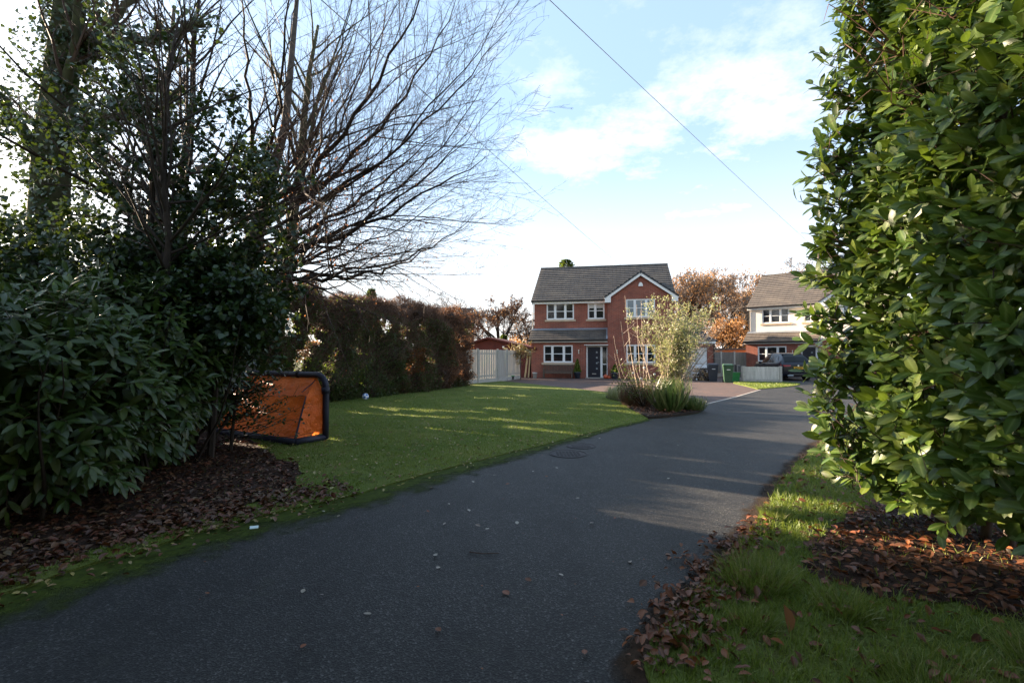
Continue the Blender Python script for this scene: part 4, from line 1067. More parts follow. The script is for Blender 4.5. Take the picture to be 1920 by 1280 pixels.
# ------------------------------------------------------------ tree growing
def perp(d):
    a = Vector((random.gauss(0, 1), random.gauss(0, 1), random.gauss(0, 1))); a -= d * a.dot(d)
    return a.normalized() if a.length > 1e-6 else d.orthogonal().normalized()
def branch_path(p, d, L, n, wob, up, gz=0):
    pts = [Vector(p)]; d = Vector(d).normalized()
    for i in range(n):
        d = (d + perp(d) * random.uniform(0, wob) + Vector((0, 0, up))).normalized()
        pts.append(pts[-1] + d * (L / n))
    return pts
def grow(mbs, tips, p, d, L, r, lev, maxlev, cfg):
    n = cfg['n'][min(lev, len(cfg['n']) - 1)]
    pts = branch_path(p, d, L, n, cfg['wob'], cfg['up'])
    rad = [max(cfg['rmin'], r * (1 - .82 * i / n)) for i in range(n + 1)]
    sides = 7 if lev == 0 else (5 if r > .02 else 3)
    (mbs[0] if lev < cfg['split'] else mbs[1]).tube(pts, rad, sides, 0, False)
    if lev >= maxlev:
        tips.append(pts[-1]); tips.append(pts[len(pts) // 2]); return
    kids = cfg['kids'][min(lev, len(cfg['kids']) - 1)]
    for k in range(kids):
        t = cfg['t0'] + (1 - cfg['t0']) * (k + random.random()) / kids
        t = min(t, .99); i = int(t * n); f = t * n - i
        q = pts[i].lerp(pts[i + 1], f); dd = (pts[i + 1] - pts[i]).normalized()
        ang = random.uniform(*cfg['ang'])
        nd = dd * math.cos(ang) + perp(dd) * math.sin(ang)
        if cfg.get('flat'): nd.z *= cfg['flat']
        grow(mbs, tips, q, nd, L * random.uniform(*cfg['len']) * (1.15 - .6 * t), rad[i] * random.uniform(.45, .65), lev + 1, maxlev, cfg)

def bg_tree(name, label, base, height, spread, seed, bark, leaf=None, nleaf=0, lsize=.25, trunk_f=.28, group='trees beyond the houses', lev=4, rm=.018, kids=(9, 6, 5, 5), leafbox=None):
    random.seed(seed)
    T = thing(name, label, 'tree', (*base, 0), 0, group)
    b = Vector((*base, 0)); tr = MB(); tw = MB(); tips = []
    top = b + Vector((random.uniform(-.3, .3), 0, height * trunk_f)); r0 = height * .028
    tr.tube([b, b.lerp(top, .5) + Vector((random.uniform(-.1, .1), 0, 0)), top], [r0 * 1.3, r0, r0 * .85], 9)
    cfg = dict(n=(5, 4, 3, 3, 2), wob=.34, up=.05, rmin=rm, split=2, kids=kids[1:], t0=.25, ang=(R(22), R(55)), len=(.5, .75))
    for k in range(kids[0]):
        a = 2 * math.pi * k / kids[0] + random.uniform(-.3, .3); el = random.uniform(R(15), R(80))
        d = Vector((math.cos(a) * math.cos(el) * spread, math.sin(a) * math.cos(el) * spread, math.sin(el))).normalized()
        st = b.lerp(top, random.uniform(.7, 1.0))
        grow((tr, tw), tips, st, d, height * random.uniform(.36, .46), r0 * .5, 0, lev, cfg)
    tr.build('trunk', bark[0], T, smooth=True, world=True)
    tw.build('crown', bark[1], T, world=True)
    if leaf:
        P = np.array([tuple(t) for t in tips]); idx = rng.integers(0, len(P), nleaf)
        pos = P[idx] + rng.normal(0, height * .03, (nleaf, 3))
        k = pos[:, 2] > 1.0; pos = pos[k]; n = len(pos)
        scatter('foliage', SMALL, pos, frames(rnd_dir(n), rnd_dir(n)), rng.uniform(.6, 1.3, n) * lsize, leaf, T, kind='stuff')
    return T
B1 = ('bark', 'twig_far'); B2 = ('bark_dark', 'twig_brown')
def at(px, Y): return ((px - 960) / 907 * Y, Y)
bg_tree('bare_oak_tree', 'dark gnarled bare oak left of the brick house above the summerhouse', (-1.6, 58), 11.0, 1.25, 11, B2, 'oak_leaf', 1500, .16, trunk_f=.30)
bg_tree('bare_tree', 'pale fan-shaped bare tree above the far end of the hedge', (-9.6, 78), 14, .9, 12, ('twig_far', 'twig_far'), None, trunk_f=.32, lev=3, rm=.02)
bg_tree('bare_tree', 'thin bare tree touching the left wall of the brick house', (2.2, 66), 9.5, 1.1, 13, B1, 'oak_leaf', 900, .16, lev=3)
bg_tree('oak_tree', 'orange-leaved oak directly right of the brick house roof', (18.6, 52), 14.0, 1.2, 14, ('bark_dark', 'twig_far'), 'oak_leaf', 7000, .20, trunk_f=.25)
bg_tree('oak_tree', 'orange-topped oak with a thick dark trunk above the tall grey fence', (24.0, 54), 15.0, 1.25, 15, ('bark_dark', 'twig_far'), 'oak_leaf', 6500, .20, trunk_f=.22)
bg_tree('oak_tree', 'russet oak peeping over the left end of the cream house roof', (31.5, 60), 15.6, 1.2, 16, ('bark_dark', 'twig_far'), 'oak_leaf', 5000, .20, trunk_f=.25)
bg_tree('bare_tree', 'tall pale bare tree between the cream house roof and the right hedge', (45.0, 72), 20, 1.1, 17, ('twig_far', 'twig_far'), None, lev=4, rm=.022)
bg_tree('oak_tree', 'low orange oak behind the flat roofed outbuilding', (20.5, 46), 7.0, 1.4, 18, B2, 'oak_leaf', 7000, .18, trunk_f=.2, lev=3)
def conifer(label, base, h, w, n, zmin=0, mat='hedge_green', ex=.8):
    T = thing('conifer', label, 'tree', (*base, 0), 0, 'conifers beyond the hedge')
    m = MB(); m.tube([(0, 0, 0), (0, 0, h * .97)], [h * .02, .02], 6); m.build('trunk', 'bark_dark', T)
    t = rng.random(n); a = rng.uniform(0, 6.28, n); lay = np.abs(np.sin(t * h * 3.2)); r = w * (1 - t) ** ex * (.45 + .55 * lay) * np.sqrt(rng.random(n))
    pos = np.stack([r * np.cos(a), r * np.sin(a), zmin + t * (h - zmin)], 1)
    d = np.stack([np.cos(a), np.sin(a), rng.uniform(-.2, .6, n)], 1)
    scatter('foliage', SMALL, pos, frames(d, rnd_dir(n)), rng.uniform(.18, .34, n), mat, T, world=False, kind='stuff')
conifer('small pointed dark conifer rising above the middle of the hedge', (-9.9, 34), 6.1, .75, 2500, 3)
conifer('broad top of a conifer showing over the ridge of the brick house', (6.3, 56), 12.55, 1.5, 2600, 9, 'hedge_green', .35)
conifer('dark rounded evergreen behind the summerhouse roof', (-.8, 47), 3.4, 1.5, 3000, .3)
# far clipped hedge, and far woodland
GAPS = []
def gap(sm, z, back=False, gaps=None):
    z = z - (.42 if back else 0)
    if not gaps or z < .5: return False
    v = math.sin(sm * 2.9 + 1.3 * math.sin(z * 2.1)) * math.sin(z * 2.5 + 1.7 * math.sin(sm * 1.7)) + .55 * math.sin(sm * 7.7 + z * 3.1) * math.sin(z * 9.1 - sm * 2.3)
    return v > gaps[0] - gaps[1] * max(0, z - 1.2)
def hedge_mass(name, label, cat, line, h, w, leafs, twig, n_leaf, n_twig, lsize, top_jit=.15, core='bark_dark', kind=None, z0=.0, face=None, tw_len=.35, lump=.18, group=None, gaps=None):
    """clipped hedge: lumpy dark core with small leaves and twigs standing out of it"""
    a0 = Vector((*line[0], 0)); T = thing(name, label, cat, a0, 0, group)
    L = [np.array(p, float) for p in line]; seg = [np.linalg.norm(L[i + 1] - L[i]) for i in range(len(L) - 1)]; tot = sum(seg)
    def pt(s):
        s = s * tot
        for i, g_ in enumerate(seg):
            if s <= g_ or i == len(seg) - 1:
                d = (L[i + 1] - L[i]) / g_; return L[i] + d * s, d
            s -= g_
    hf = h if callable(h) else (lambda s: h)
    def surf(s, q, off=0.0):
        """q in 0..1 runs up the front, over the top and down the back"""
        p, d = pt(s); nrm = np.array((d[1], -d[0])); H_ = hf(s)
        lum = 1.7 * lump * (mnoise.noise(Vector((s * tot * .75, q * 6.5, 3.1))) + .55 * mnoise.noise(Vector((s * tot * 2.2, q * 18, 7.7))) + .3 * mnoise.noise(Vector((s * tot * 5, q * 40, 1.7))))
        per = 2 * H_ + w; u = q * per
        if u < H_: f = w / 2 + .12 * math.sin(math.pi * u / H_); z = u; n3 = np.array((*nrm, .05))
        elif u < H_ + w: f = w / 2 - (u - H_); z = H_; n3 = np.array((*(nrm * (f / w)), 1))
        else: f = -w / 2; z = per - u; n3 = np.array((*(-nrm), .05))
        n3 = n3 / np.linalg.norm(n3)
        P = np.array((*(p + nrm * f), z)) + n3 * (lum + off); P[2] = max(P[2], z0)
        return P, n3
    ns = int(tot * 7) + 2; nq = 40; m = MB(); vs = []
    for i in range(ns + 1):
        for j in range(nq + 1): vs.append(tuple(surf(i / ns, j / nq, -.28)[0]))
    def isgap(s, q):
        H_ = hf(s); per = 2 * H_ + w; u = q * per
        if u < H_: return gap(s * tot, u, False, gaps)
        if u > H_ + w: return gap(s * tot, per - u, True, gaps)
        return False
    fs = [(i * (nq + 1) + j, (i + 1) * (nq + 1) + j, (i + 1) * (nq + 1) + j + 1, i * (nq + 1) + j + 1) for i in range(ns) for j in range(nq) if not isgap((i + .5) / ns, (j + .5) / nq)]
    fs += [tuple(range(nq + 1)), tuple(ns * (nq + 1) + j for j in range(nq + 1))[::-1]]
    m.add(vs, fs); m.build('inner_growth', core, T, world=True)
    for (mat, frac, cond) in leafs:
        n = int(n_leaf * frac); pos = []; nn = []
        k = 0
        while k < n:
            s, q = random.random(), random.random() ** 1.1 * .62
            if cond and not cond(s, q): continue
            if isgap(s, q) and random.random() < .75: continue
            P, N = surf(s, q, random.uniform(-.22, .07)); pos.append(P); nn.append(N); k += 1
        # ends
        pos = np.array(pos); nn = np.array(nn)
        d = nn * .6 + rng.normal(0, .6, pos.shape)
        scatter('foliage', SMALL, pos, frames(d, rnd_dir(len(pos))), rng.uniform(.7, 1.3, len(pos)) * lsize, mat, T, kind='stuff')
    pos = []; nn = []
    for k in range(n_twig):
        s, q = random.random(), .62 * random.random() ** .7
        P, N = surf(s, q, random.uniform(-.3, -.02)); pos.append(P); nn.append(N)
    if n_twig:
        pos = np.array(pos); nn = np.array(nn); d = nn + np.array((0, 0, .7)) + rng.normal(0, .35, pos.shape)
        l_ = rng.uniform(.4, 1.0, n_twig) * tw_len
        scatter('twig_growth', SPIKE, pos, frames(d, rnd_dir(n_twig)), np.stack([np.full(n_twig, .010), l_, np.full(n_twig, .010)], 1), twig, T, kind='stuff', smooth=False)
    return T
random.seed(21)
NE = lambda s, q: math.sin(s * 23 + q * 9) + math.sin(q * 17 - s * 11) > .2
hedge_mass('mixed_hedge', 'long tall mixed hedge with brown twiggy top along the left of the lawn', 'hedge', [(-7.6, 13.6), (-5.9, 17.0), (-4.3, 20.6), (-2.75, 24.4)], lambda s: 3.45 + .12 * math.sin(s * 20) + .07 * math.sin(s * 53), 1.5,
           [('hedge_green', .55, lambda s, q: q < .36 and (s < .75 or NE(s, q))), ('hedge_brown', .52, lambda s, q: q > .28 or s > .5), ('hedge_rust', .030, lambda s, q: (.52 < s < .62 and .1 < q < .22)), ('copper_leaf', .10, lambda s, q: s > .80 and q > .04), ('hedge_lime', .05, lambda s, q: s < .35 and (q > .36 or .06 < q < .16))],
           'twig_brown', 60000, 26000, .068, tw_len=.5, gaps=(.55, .12), lump=.26)
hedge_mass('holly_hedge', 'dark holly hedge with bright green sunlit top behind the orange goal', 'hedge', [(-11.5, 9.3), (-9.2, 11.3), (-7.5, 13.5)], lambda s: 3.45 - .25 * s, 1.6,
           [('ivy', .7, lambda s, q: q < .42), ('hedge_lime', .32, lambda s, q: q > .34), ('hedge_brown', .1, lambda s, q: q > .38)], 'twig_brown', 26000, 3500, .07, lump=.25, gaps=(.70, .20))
hedge_mass('beech_hedge', 'sunlit ochre clipped hedge far behind the summerhouse', 'hedge', [(-2.5, 50), (6.5, 47.5)], 2.55, 1.2, [('hedge_brown', .5, None), ('copper_leaf', .6, None)], 'twig_brown', 9000, 800, .12)
wd = MB()
def far_wood():
    pos = []; 
    for k in range(26000):
        x = random.uniform(-75, 110); h = 4.2 + 2.2 * math.sin(x * .13) + 1.6 * math.sin(x * .37 + 1); z = random.random() ** .7 * h * .9 + .2
        pos.append((x + random.gauss(0, .3), 105 + random.uniform(-3, 3), z))
    pos = np.array(pos); n = len(pos)
    o = scatter('woodland', SMALL, pos, frames(rnd_dir(n), rnd_dir(n)), rng.uniform(.4, .9, n), 'oak_leaf', kind='stuff'); tag(o, 'far brown line of woodland on the horizon', 'woodland')
far_wood()
# distant roof over the hedge
T = thing('distant_house', 'distant house whose small dark roof shows over the hedge', 'house', (-5.9, 60, 0), R(12))
m = MB(); m.box(-4, 1.2, 0, 6, 0, 5.6); m.add([(1.2, 0, 5.6), (1.2, 6, 5.6), (1.2, 3, 7.6)], [(0, 1, 2)]); m.add([(-4, 0, 5.6), (-4, 6, 5.6), (-4, 3, 7.6)], [(0, 2, 1)]); m.build('wall', 'brick', T)
m = MB(); roof_slope(m, (-4.2, -.3, 5.45), (1.4, -.3, 5.45), (-4.2, 3, 7.65), (1.4, 3, 7.65), 10); roof_slope(m, (1.4, 6.3, 5.45), (-4.2, 6.3, 5.45), (1.4, 3, 7.65), (-4.2, 3, 7.65), 10); m.build('roof', 'roof_grey', T)

# ------------------------------------------------------------ overhead wires
def wire(label, a, b, sag):
    m = MB(); a = Vector(a); b = Vector(b); pts = []
    for i in range(25):
        t = i / 24; p = a.lerp(b, t); p.z -= sag * 4 * t * (1 - t); pts.append(p)
    m.tube(pts, .008, 5); tag(m.build('overhead_wire', 'wire', smooth=True), label, 'wire', None)
wire('upper overhead cable crossing the open sky towards the right hedge', (-6.9, -.6, 7.75), (25.5, 40, 10.15), .12)
wire('lower thin overhead cable running down to the ridge of the brick house', (-6.5, -3, 6.35), (8.4, 37.3, 8.50), .15)
T = thing('utility_pole', 'wooden utility pole behind the right hedge carrying the upper cable', 'pole', (25.5, 40, 0))
m = MB(); m.tube([(0, 0, 0), (0, 0, 10.5)], [.15, .10], 10); m.build('pole', 'bark', T); m = MB(); m.tube([(-.3, 0, 10.1), (.3, 0, 10.1)], .04, 6); m.build('crossarm', 'bark_dark', T)

# ------------------------------------------------------------ foreground bare beech on the left
def bez(a, b, c, n): return [a * (1 - t) ** 2 + b * 2 * t * (1 - t) + c * t * t for t in (i / n for i in range(n + 1))]
def side_shoots(tw, tips, pts, rad, lev, maxlev, density, Lf, up, rmin=.0022, flatz=.75):
    n = len(pts) - 1; L = sum((pts[i + 1] - pts[i]).length for i in range(n))
    cnt = max(2, int(L * density[lev]))
    for k in range(cnt):
        t = .12 + .86 * (k + random.random()) / cnt; t = min(t, .985); f = t * n; i = int(f); q = pts[i].lerp(pts[i + 1], f - i); d = (pts[i + 1] - pts[i]).normalized()
        pr = perp(d); pr.z *= flatz
        a = random.uniform(R(20), R(60)); nd = (d * math.cos(a) + pr * math.sin(a) + Vector((0, 0, up))).normalized()
        l = L * Lf[lev] * random.uniform(.55, 1.1) * (1.1 - .55 * t)
        r = rad[min(i, len(rad) - 1)] * .45
        m_ = 5 if lev == 0 else (3 if lev == 1 else 2)
        pp = branch_path(q, nd, l, m_, .22, up * .35); rr = [max(rmin, r * (1 - .8 * j / m_)) for j in range(m_ + 1)]
        tw.tube(pp, rr, 4 if r > .012 else 3, 0, False)
        if lev < maxlev: side_shoots(tw, tips, pp, rr, lev + 1, maxlev, density, Lf, up, rmin, flatz)
        else: tips.append(pp[-1])
def reach(x8, z8, Y): return Vector((x8 * Y / 8, Y, 1.55 + (z8 - 1.55) * Y / 8))
random.seed(5)
T = thing('beech_tree', 'big bare beech whose long branches sweep up and right across the sky', 'tree', (-6.5, 11.5, 0))
tr = MB(); FAR = lambda x, y, z: Vector((x * 1.14, y * 1.14, max(0, 1.55 + (z - 1.55) * 1.14)))
tr.tube([FAR(-5.75, 10.1, 0), FAR(-5.72, 10.05, 1.5), FAR(-5.6, 9.9, 2.9), FAR(-5.35, 9.8, 3.6), FAR(-5.05, 9.8, 4.6), FAR(-4.7, 9.9, 6.3), FAR(-4.5, 10, 9.5)], [.38, .32, .28, .22, .14, .09, .04], 12)
tr.tube([FAR(-6.9, 9.7, 3.45), FAR(-6.2, 9.75, 3.5), FAR(-5.5, 9.8, 3.35)], [.21, .22, .24], 10)
tr.build('trunk', 'bark', T, smooth=True, world=True)
limbs = [(.27, 7.49, 8.4, 4.0), (.22, 6.98, 7.4, 3.9), (.04, 6.53, 9.2, 3.8), (.13, 5.8, 8.6, 3.6), (-.18, 5.53, 7.6, 3.5), (-.09, 4.89, 8.9, 3.4), (-.4, 4.44, 8.0, 3.3), (-.27, 3.9, 9.3, 3.3),
         (-.71, 3.5, 8.6, 3.2), (-1.0, 3.32, 7.6, 3.15), (-1.6, 3.0, 9.2, 3.05), (-2.0, 2.86, 8.2, 3.0), (-.54, 7.6, 9.4, 4.3), (-1.0, 8.2, 8.0, 4.3), (-1.7, 8.4, 9.6, 4.6), (-2.3, 8.8, 8.6, 4.6), (-3.0, 9.0, 9.6, 4.9), (-.9, 5.2, 10.5, 3.7), (-1.2, 6.3, 10.4, 4.0), (-1.6, 4.6, 10.6, 3.5), (-3.4, 8.6, 7.8, 4.8), (-4.2, 8.4, 8.8, 4.8), (-2.2, 6.6, 7.2, 4.2), (-1.9, 7.2, 10.8, 4.2)]
tips = []
for q, (x8, z8, Y, z0) in enumerate(limbs):
    s = Vector((-5.35 + random.uniform(-.35, .25) + .1 * (z0 - 3), 9.75 + random.uniform(-.15, .15), z0)); e = reach(x8 - .35, z8, Y)
    s = Vector((s.x * 1.14, s.y * 1.14, 1.55 + (s.z - 1.55) * 1.14))
    L = (e - s).length
    c = s + Vector((random.gauss(0, .35), random.gauss(0, .3), random.gauss(0, .28))) + Vector(((e.x - s.x) * .62, (e.y - s.y) * .5, (e.z - s.z) * .18 - .05 * L * (1 if z8 < 5 else .3)))
    pts = bez(s, c, e, 16)
    pts = [p + Vector((random.gauss(0, .032), random.gauss(0, .04), random.gauss(0, .036))) * min(1, i) for i, p in enumerate(pts)]
    r0 = random.choice([.030, .036, .045, .060, .075]); rad = [max(.004, r0 * (1 - .9 * i / 16)) for i in range(17)]
    lb = MB(); lb.tube(pts, rad, 6, 0, False); lb.build('limb', 'bark_dark', T, smooth=True, world=True)
    tw = MB(); side_shoots(tw, tips, pts, rad, 0, 2, (2.4, 4.6, 5.2), (.50, .44, .44), .04, .0018); tw.build('twig', 'twig', T, world=True, kind='stuff')
Pt = np.array([tuple(t) for t in tips]); idx = rng.integers(0, len(Pt), 2600)
keep = (Pt[idx][:, 2] < 5.6) & (Pt[idx][:, 0] < -1.6); pos = Pt[idx][keep] + rng.normal(0, .04, (keep.sum(), 3)); n = len(pos)
d = rnd_dir(n) * .6 + np.array((0, 0, -1.0)); scatter('dead_leaf', SMALL, pos, frames(d, rnd_dir(n)), rng.uniform(.03, .055, n), 'copper_leaf', T, kind='stuff')
# taller trees behind, fine twigs filling the upper left
def loose_tree(label, base, height, limbn, seed, dens, lean=(0, 0), leaf=None, bark='bark', rtrunk=.2, rmin=.003, zf=.25, twig='twig', Lf=(.38, .42, .42), spread=(R(20), R(75)), az=(0, 6.283), grp=None):
    random.seed(seed)
    T = thing('bare_tree', label, 'tree', (*base, 0), 0, grp)
    b = Vector((*base, 0)); top = b + Vector((lean[0], lean[1], height * .9))
    pts = [b.lerp(top, i / 8) + Vector((random.gauss(0, .05), random.gauss(0, .05), 0)) * (i > 0) for i in range(9)]
    rad = [rtrunk * (1 - .85 * i / 8) for i in range(9)]
    tr = MB(); tr.tube(pts, rad, 9); tr.build('trunk', bark, T, smooth=True, world=True)
    tips = []
    for k in range(limbn):
        t = zf + (1 - zf) * (k + random.random()) / limbn * .95; f = t * 8; i = int(f); q = pts[i].lerp(pts[i + 1], f - i)
        a = random.uniform(*az); el = random.uniform(*spread); L = height * random.uniform(.28, .5) * (1.15 - .6 * t)
        dd = Vector((math.cos(a) * math.cos(el), math.sin(a) * math.cos(el), math.sin(el)))
        pp = branch_path(q, dd, L, 9, .16, .03); r = rad[i] * .45; rr = [max(.004, r * (1 - .88 * j / 9)) for j in range(10)]
        lb = MB(); lb.tube(pp, rr, 5, 0, False); lb.build('limb', bark, T, smooth=True, world=True)
        tw = MB(); side_shoots(tw, tips, pp, rr, 0, 2, dens, Lf, .05, rmin); tw.build('twig', twig, T, world=True, kind='stuff')
    return T, tips
loose_tree('upright young bare tree growing out of the dark bush on the left', (-4.75, 6.3), 6.8, 40, 31, (3.2, 4.6, 5.5), (.25, .1), bark='bark_dark', rtrunk=.075, rmin=.002, zf=.40)
loose_tree('tall bare tree with reddish twigs behind the sweeping beech', (-7.0, 14.0), 12.5, 28, 32, (2.2, 3.4, 4.4), (1.2, 0), rtrunk=.26, rmin=.0035, bark='bark_moss')
loose_tree('second tall bare tree further back at the top left of the photo', (-11.5, 15.0), 14, 24, 33, (2.0, 3.0, 4.0), (.8, 0), rtrunk=.30, rmin=.004)
loose_tree('spreading bare tree with fine reddish twigs between the ivy trunk and the beech', (-6.5, 9.1), 9.5, 34, 34, (2.8, 4.4, 5.4), (.5, 0), rtrunk=.15, rmin=.0024, bark='bark_dark', zf=.30)
# big ivy covered trunk at the far left
random.seed(9)
T = thing('ivy_tree', 'thick ivy-covered trunk at the far left edge', 'tree', (-8.9, 9.4, 0))
tr = MB(); tr.tube([Vector((-9.1, 9.4, 0)), Vector((-9.05, 9.35, 3)), Vector((-8.85, 9.2, 5.5)), Vector((-8.6, 9.2, 8)), Vector((-8.4, 9.3, 12))], [.40, .33, .29, .25, .15], 14); tr.build('trunk', 'bark_moss', T, smooth=True, world=True)
ivl = []
for a, b, c, r in [((-8.7, 9.2, 7.6), (-7.4, 9.0, 7.2), (-5.6, 8.6, 7.55), .13), ((-8.8, 9.2, 5.8), (-7.6, 9, 6.0), (-6.2, 8.8, 6.3), .11), ((-8.85, 9.2, 5.2), (-9.6, 8.8, 6.2), (-10.6, 8.5, 8.2), .12), ((-8.9, 9.3, 4.4), (-8.0, 8.7, 4.0), (-7.0, 8.3, 3.0), .08), ((-8.6, 9.2, 6.8), (-8.0, 9.4, 8.2), (-6.8, 9.8, 9.8), .10), ((-8.7, 9.2, 6.3), (-7.9, 8.8, 7.4), (-7.4, 8.2, 9.6), .09)]:
    pts = bez(Vector(a), Vector(b), Vector(c), 12); pts = [p + Vector((random.gauss(0, .03), random.gauss(0, .03), random.gauss(0, .04))) for p in pts]
    rad = [max(.02, r * (1 - .6 * i / 12)) for i in range(13)]
    lb = MB(); lb.tube(pts, rad, 8); lb.build('limb', 'bark_moss', T, smooth=True, world=True); ivl.append(pts)
    tw = MB(); tps = []; side_shoots(tw, tps, pts, rad, 0, 2, (2.6, 3.6, 5.0), (.5, .42, .42), .08, .003); tw.build('twig', 'twig', T, world=True, kind='stuff')
pos = []
for k in range(9000):
    z = random.uniform(.5, 11); a = random.uniform(0, 6.28); w = .36 + .55 * random.random() ** 2 * (1.2 + math.sin(z * 1.9 + a * 2))
    pos.append((-8.95 + .04 * z + w * math.cos(a), 9.3 + w * math.sin(a), z + random.gauss(0, .05)))
for pts in ivl[:3]:
    for k in range(900):
        p = random.choice(pts); w = random.random() ** .6 * .3; a = random.uniform(0, 6.28); pos.append((p.x + random.gauss(0, .15), p.y + w * math.cos(a), p.z + w * math.sin(a)))
pos = np.array(pos); n = len(pos); d = rng.normal(0, .6, (n, 3)) + np.array((0, -.3, -.7))
scatter('ivy', IVY, pos, frames(d, rng.normal(0, .5, (n, 3)) + np.array((0, -1, .5))), rng.uniform(.05, .11, n), 'ivy', T, kind='stuff')
# holly / ivy thicket wrapped round the beech trunk
random.seed(14)
T = thing('holly_thicket', 'dark ragged holly and ivy growing in front of the beech trunk above the big-leaved bush', 'bush', (-4.9, 7.2, 0))
NEAR = .79
blobs = [((-5.9, 9.2, 2.6), (1.6, 1.0, 1.0), 6500), ((-7.6, 8.8, 2.6), (1.6, 1.0, 1.2), 5200), ((-9.6, 8.4, 2.6), (1.5, 1.2, 1.6), 4800), ((-6.0, 9.0, 4.4), (1.4, .7, 1.4), 1500), ((-5.3, 9.1, 5.2), (1.1, .6, .9), 600), ((-4.9, 9.2, 4.2), (.8, .5, .8), 500), ((-7.4, 9.0, 5.6), (1.1, .7, 1.6), 700), ((-6.7, 9.0, 6.8), (1.3, .7, 1.0), 500), ((-5.4, 8.6, 2.2), (1.0, .6, .9), 3000), ((-9.8, 8.5, 5.0), (1.0, .6, 1.4), 700)]
pos = []; tw = MB()
for c, r, n_ in blobs:
    c = (c[0] * NEAR, c[1] * NEAR, 1.55 + (c[2] - 1.55) * NEAR); r = tuple(v * NEAR for v in r)
    n_ = int(n_ * 2.0); nb = max(10, n_ // 36)
    for k in range(nb):
        u = rng.normal(size=3); u = u / np.linalg.norm(u) * rng.random() ** .45
        p = np.array(c) + u * np.array(r) ; dirn = rnd_dir(1)[0] * .5 + u * .8 + np.array((0, -.2, .1)); dirn /= np.linalg.norm(dirn); L = random.uniform(.25, .55)
        tw.tube([Vector(p), Vector(p + dirn * L)], [.006, .003], 3, 0, False)
        for j in range(n_ // nb):
            pos.append(p + dirn * L * random.random() + rng.normal(0, .055, 3))
pos = np.array(pos); n = len(pos)
scatter('foliage', IVY, pos, frames(rnd_dir(n) + np.array((0, -.3, -.3)), rng.normal(0, .5, (n, 3)) + np.array((0, -.5, .9))), rng.uniform(.05, .10, n), 'ivy', T, kind='stuff')
for (x, y, h, dx) in [(-4.4, 7.1, 2.9, .2), (-4.9, 7.2, 4.2, -.2), (-5.8, 7.1, 4.7, .2), (-6.4, 7.0, 3.4, -.3), (-7.7, 6.7, 5.0, .2), (-5.3, 7.0, 5.8, .1)]:
    tw.tube([(x, y, 0), (x + dx * .4, y, h * .5), (x + dx, y, h)], [.05, .035, .012], 6)
tw.build('stems', 'bark_dark', T, world=True)

# ------------------------------------------------------------ big-leaved plants: shoots carrying leaves
def shoots(bases, dirs, lens, nleaf, llen, spread, hang, upn, stems, rng_, jit=.12):
    P = []; D = []; N = []; S = []
    for b, d, L in zip(bases, dirs, lens):
        d = d / np.linalg.norm(d); e = b + d * L + np.array((0, 0, hang * L * .5))
        stems.tube([b, (b + e) / 2 + rng_.normal(0, .01, 3), e], [.0045, .0035, .002], 4, 0, False)
        ref = np.cross(d, (0, 0, 1.0)); ref = ref / (np.linalg.norm(ref) + 1e-6); ref2 = np.cross(d, ref)
        ph = rng_.uniform(0, 6.28)
        n = int(rng_.integers(nleaf[0], nleaf[1] + 1))
        for k in range(n):
            t = 1 - (k / n) * .85; a = ph + k * 2.4
            rad = ref * math.cos(a) + ref2 * math.sin(a)
            sp = spread * (.45 + .75 * (1 - t)); sp = sp if k else .25
            ld = d * math.cos(sp) + rad * math.sin(sp) + np.array((0, 0, hang)) + rng_.normal(0, jit, 3)
            ln = d * .6 - rad * .2 * 0 + np.array(upn) + rng_.normal(0, .25, 3)
            P.append(b + (e - b) * t); D.append(ld); N.append(ln); S.append(rng_.uniform(*llen) * (1 if k > 1 else .8))
    return np.array(P), frames(np.array(D), np.array(N)), np.array(S)
def leafy(T, P, Rm, S, tmpl, mat, nsingle=300, camera=np.array((0, 0, 1.55)), single_name='leaf', facing=None):
    """the leaves that show largest as single parts, the rest as one mesh"""
    dist = np.linalg.norm(P - camera, axis=1)
    c = P - camera; yy = np.maximum(c[:, 1], .01)
    vis = (np.abs(c[:, 0] / yy) < 1.08) & (np.abs(c[:, 2] / yy - .03) < .72) & (c[:, 1] > .3)
    score = S / dist * (1 if facing is None else facing); score[~vis] = -1
    order = np.argsort(-score); one = np.zeros(len(P), bool); one[order[:nsingle]] = True; one &= score > 0
    me = [tmesh(single_name, tmpl, mat, t) for t in (0.0,)]
    singles(single_name, me[0], P[one], Rm[one], S[one], T)
    r = ~one; scatter('foliage', tmpl, P[r], Rm[r], S[r], mat, T, kind='stuff')

# ---- right: tall cherry laurel hedge
r2 = np.random.default_rng(3)
T = thing('laurel_hedge', 'tall sunlit laurel hedge with large glossy leaves along the right side', 'hedge', (3.5, 2.8, 0))
def hx(y, z):
    x = 3.07 + .16 * (4.3 - y) * -.9 + .05 * math.sin(z * 3.1 + y * 2.3) + .05 * math.sin(y * 5.1 - z * 2.2)
    x += .30 * max(0, (1.0 - z)) ** 1.3 + .06 * max(0, z - 2.2) ** 2
    return x
st = MB(); bases = []; dirs = []; lens = []
for k in range(7400):
    if False: pass
    y = r2.uniform(-2.6, 4.45); z = .30 + 5.2 * r2.random()
    if z < .7 and r2.random() < .2: continue
    if math.sin(y * 6.1 + 2 * math.sin(z * 3.3)) * math.sin(z * 5.3 + 1.5 * math.sin(y * 4)) > .55 and r2.random() < .7: continue
    if y < 1.2 and r2.random() < .72: continue
    x = hx(y, z) + r2.exponential(.17)
    bases.append(np.array((x + .12, y, z))); dirs.append(np.array((-.8, r2.normal(-.25, .55), r2.normal(.35, .55)))); lens.append(r2.uniform(.10, .28))
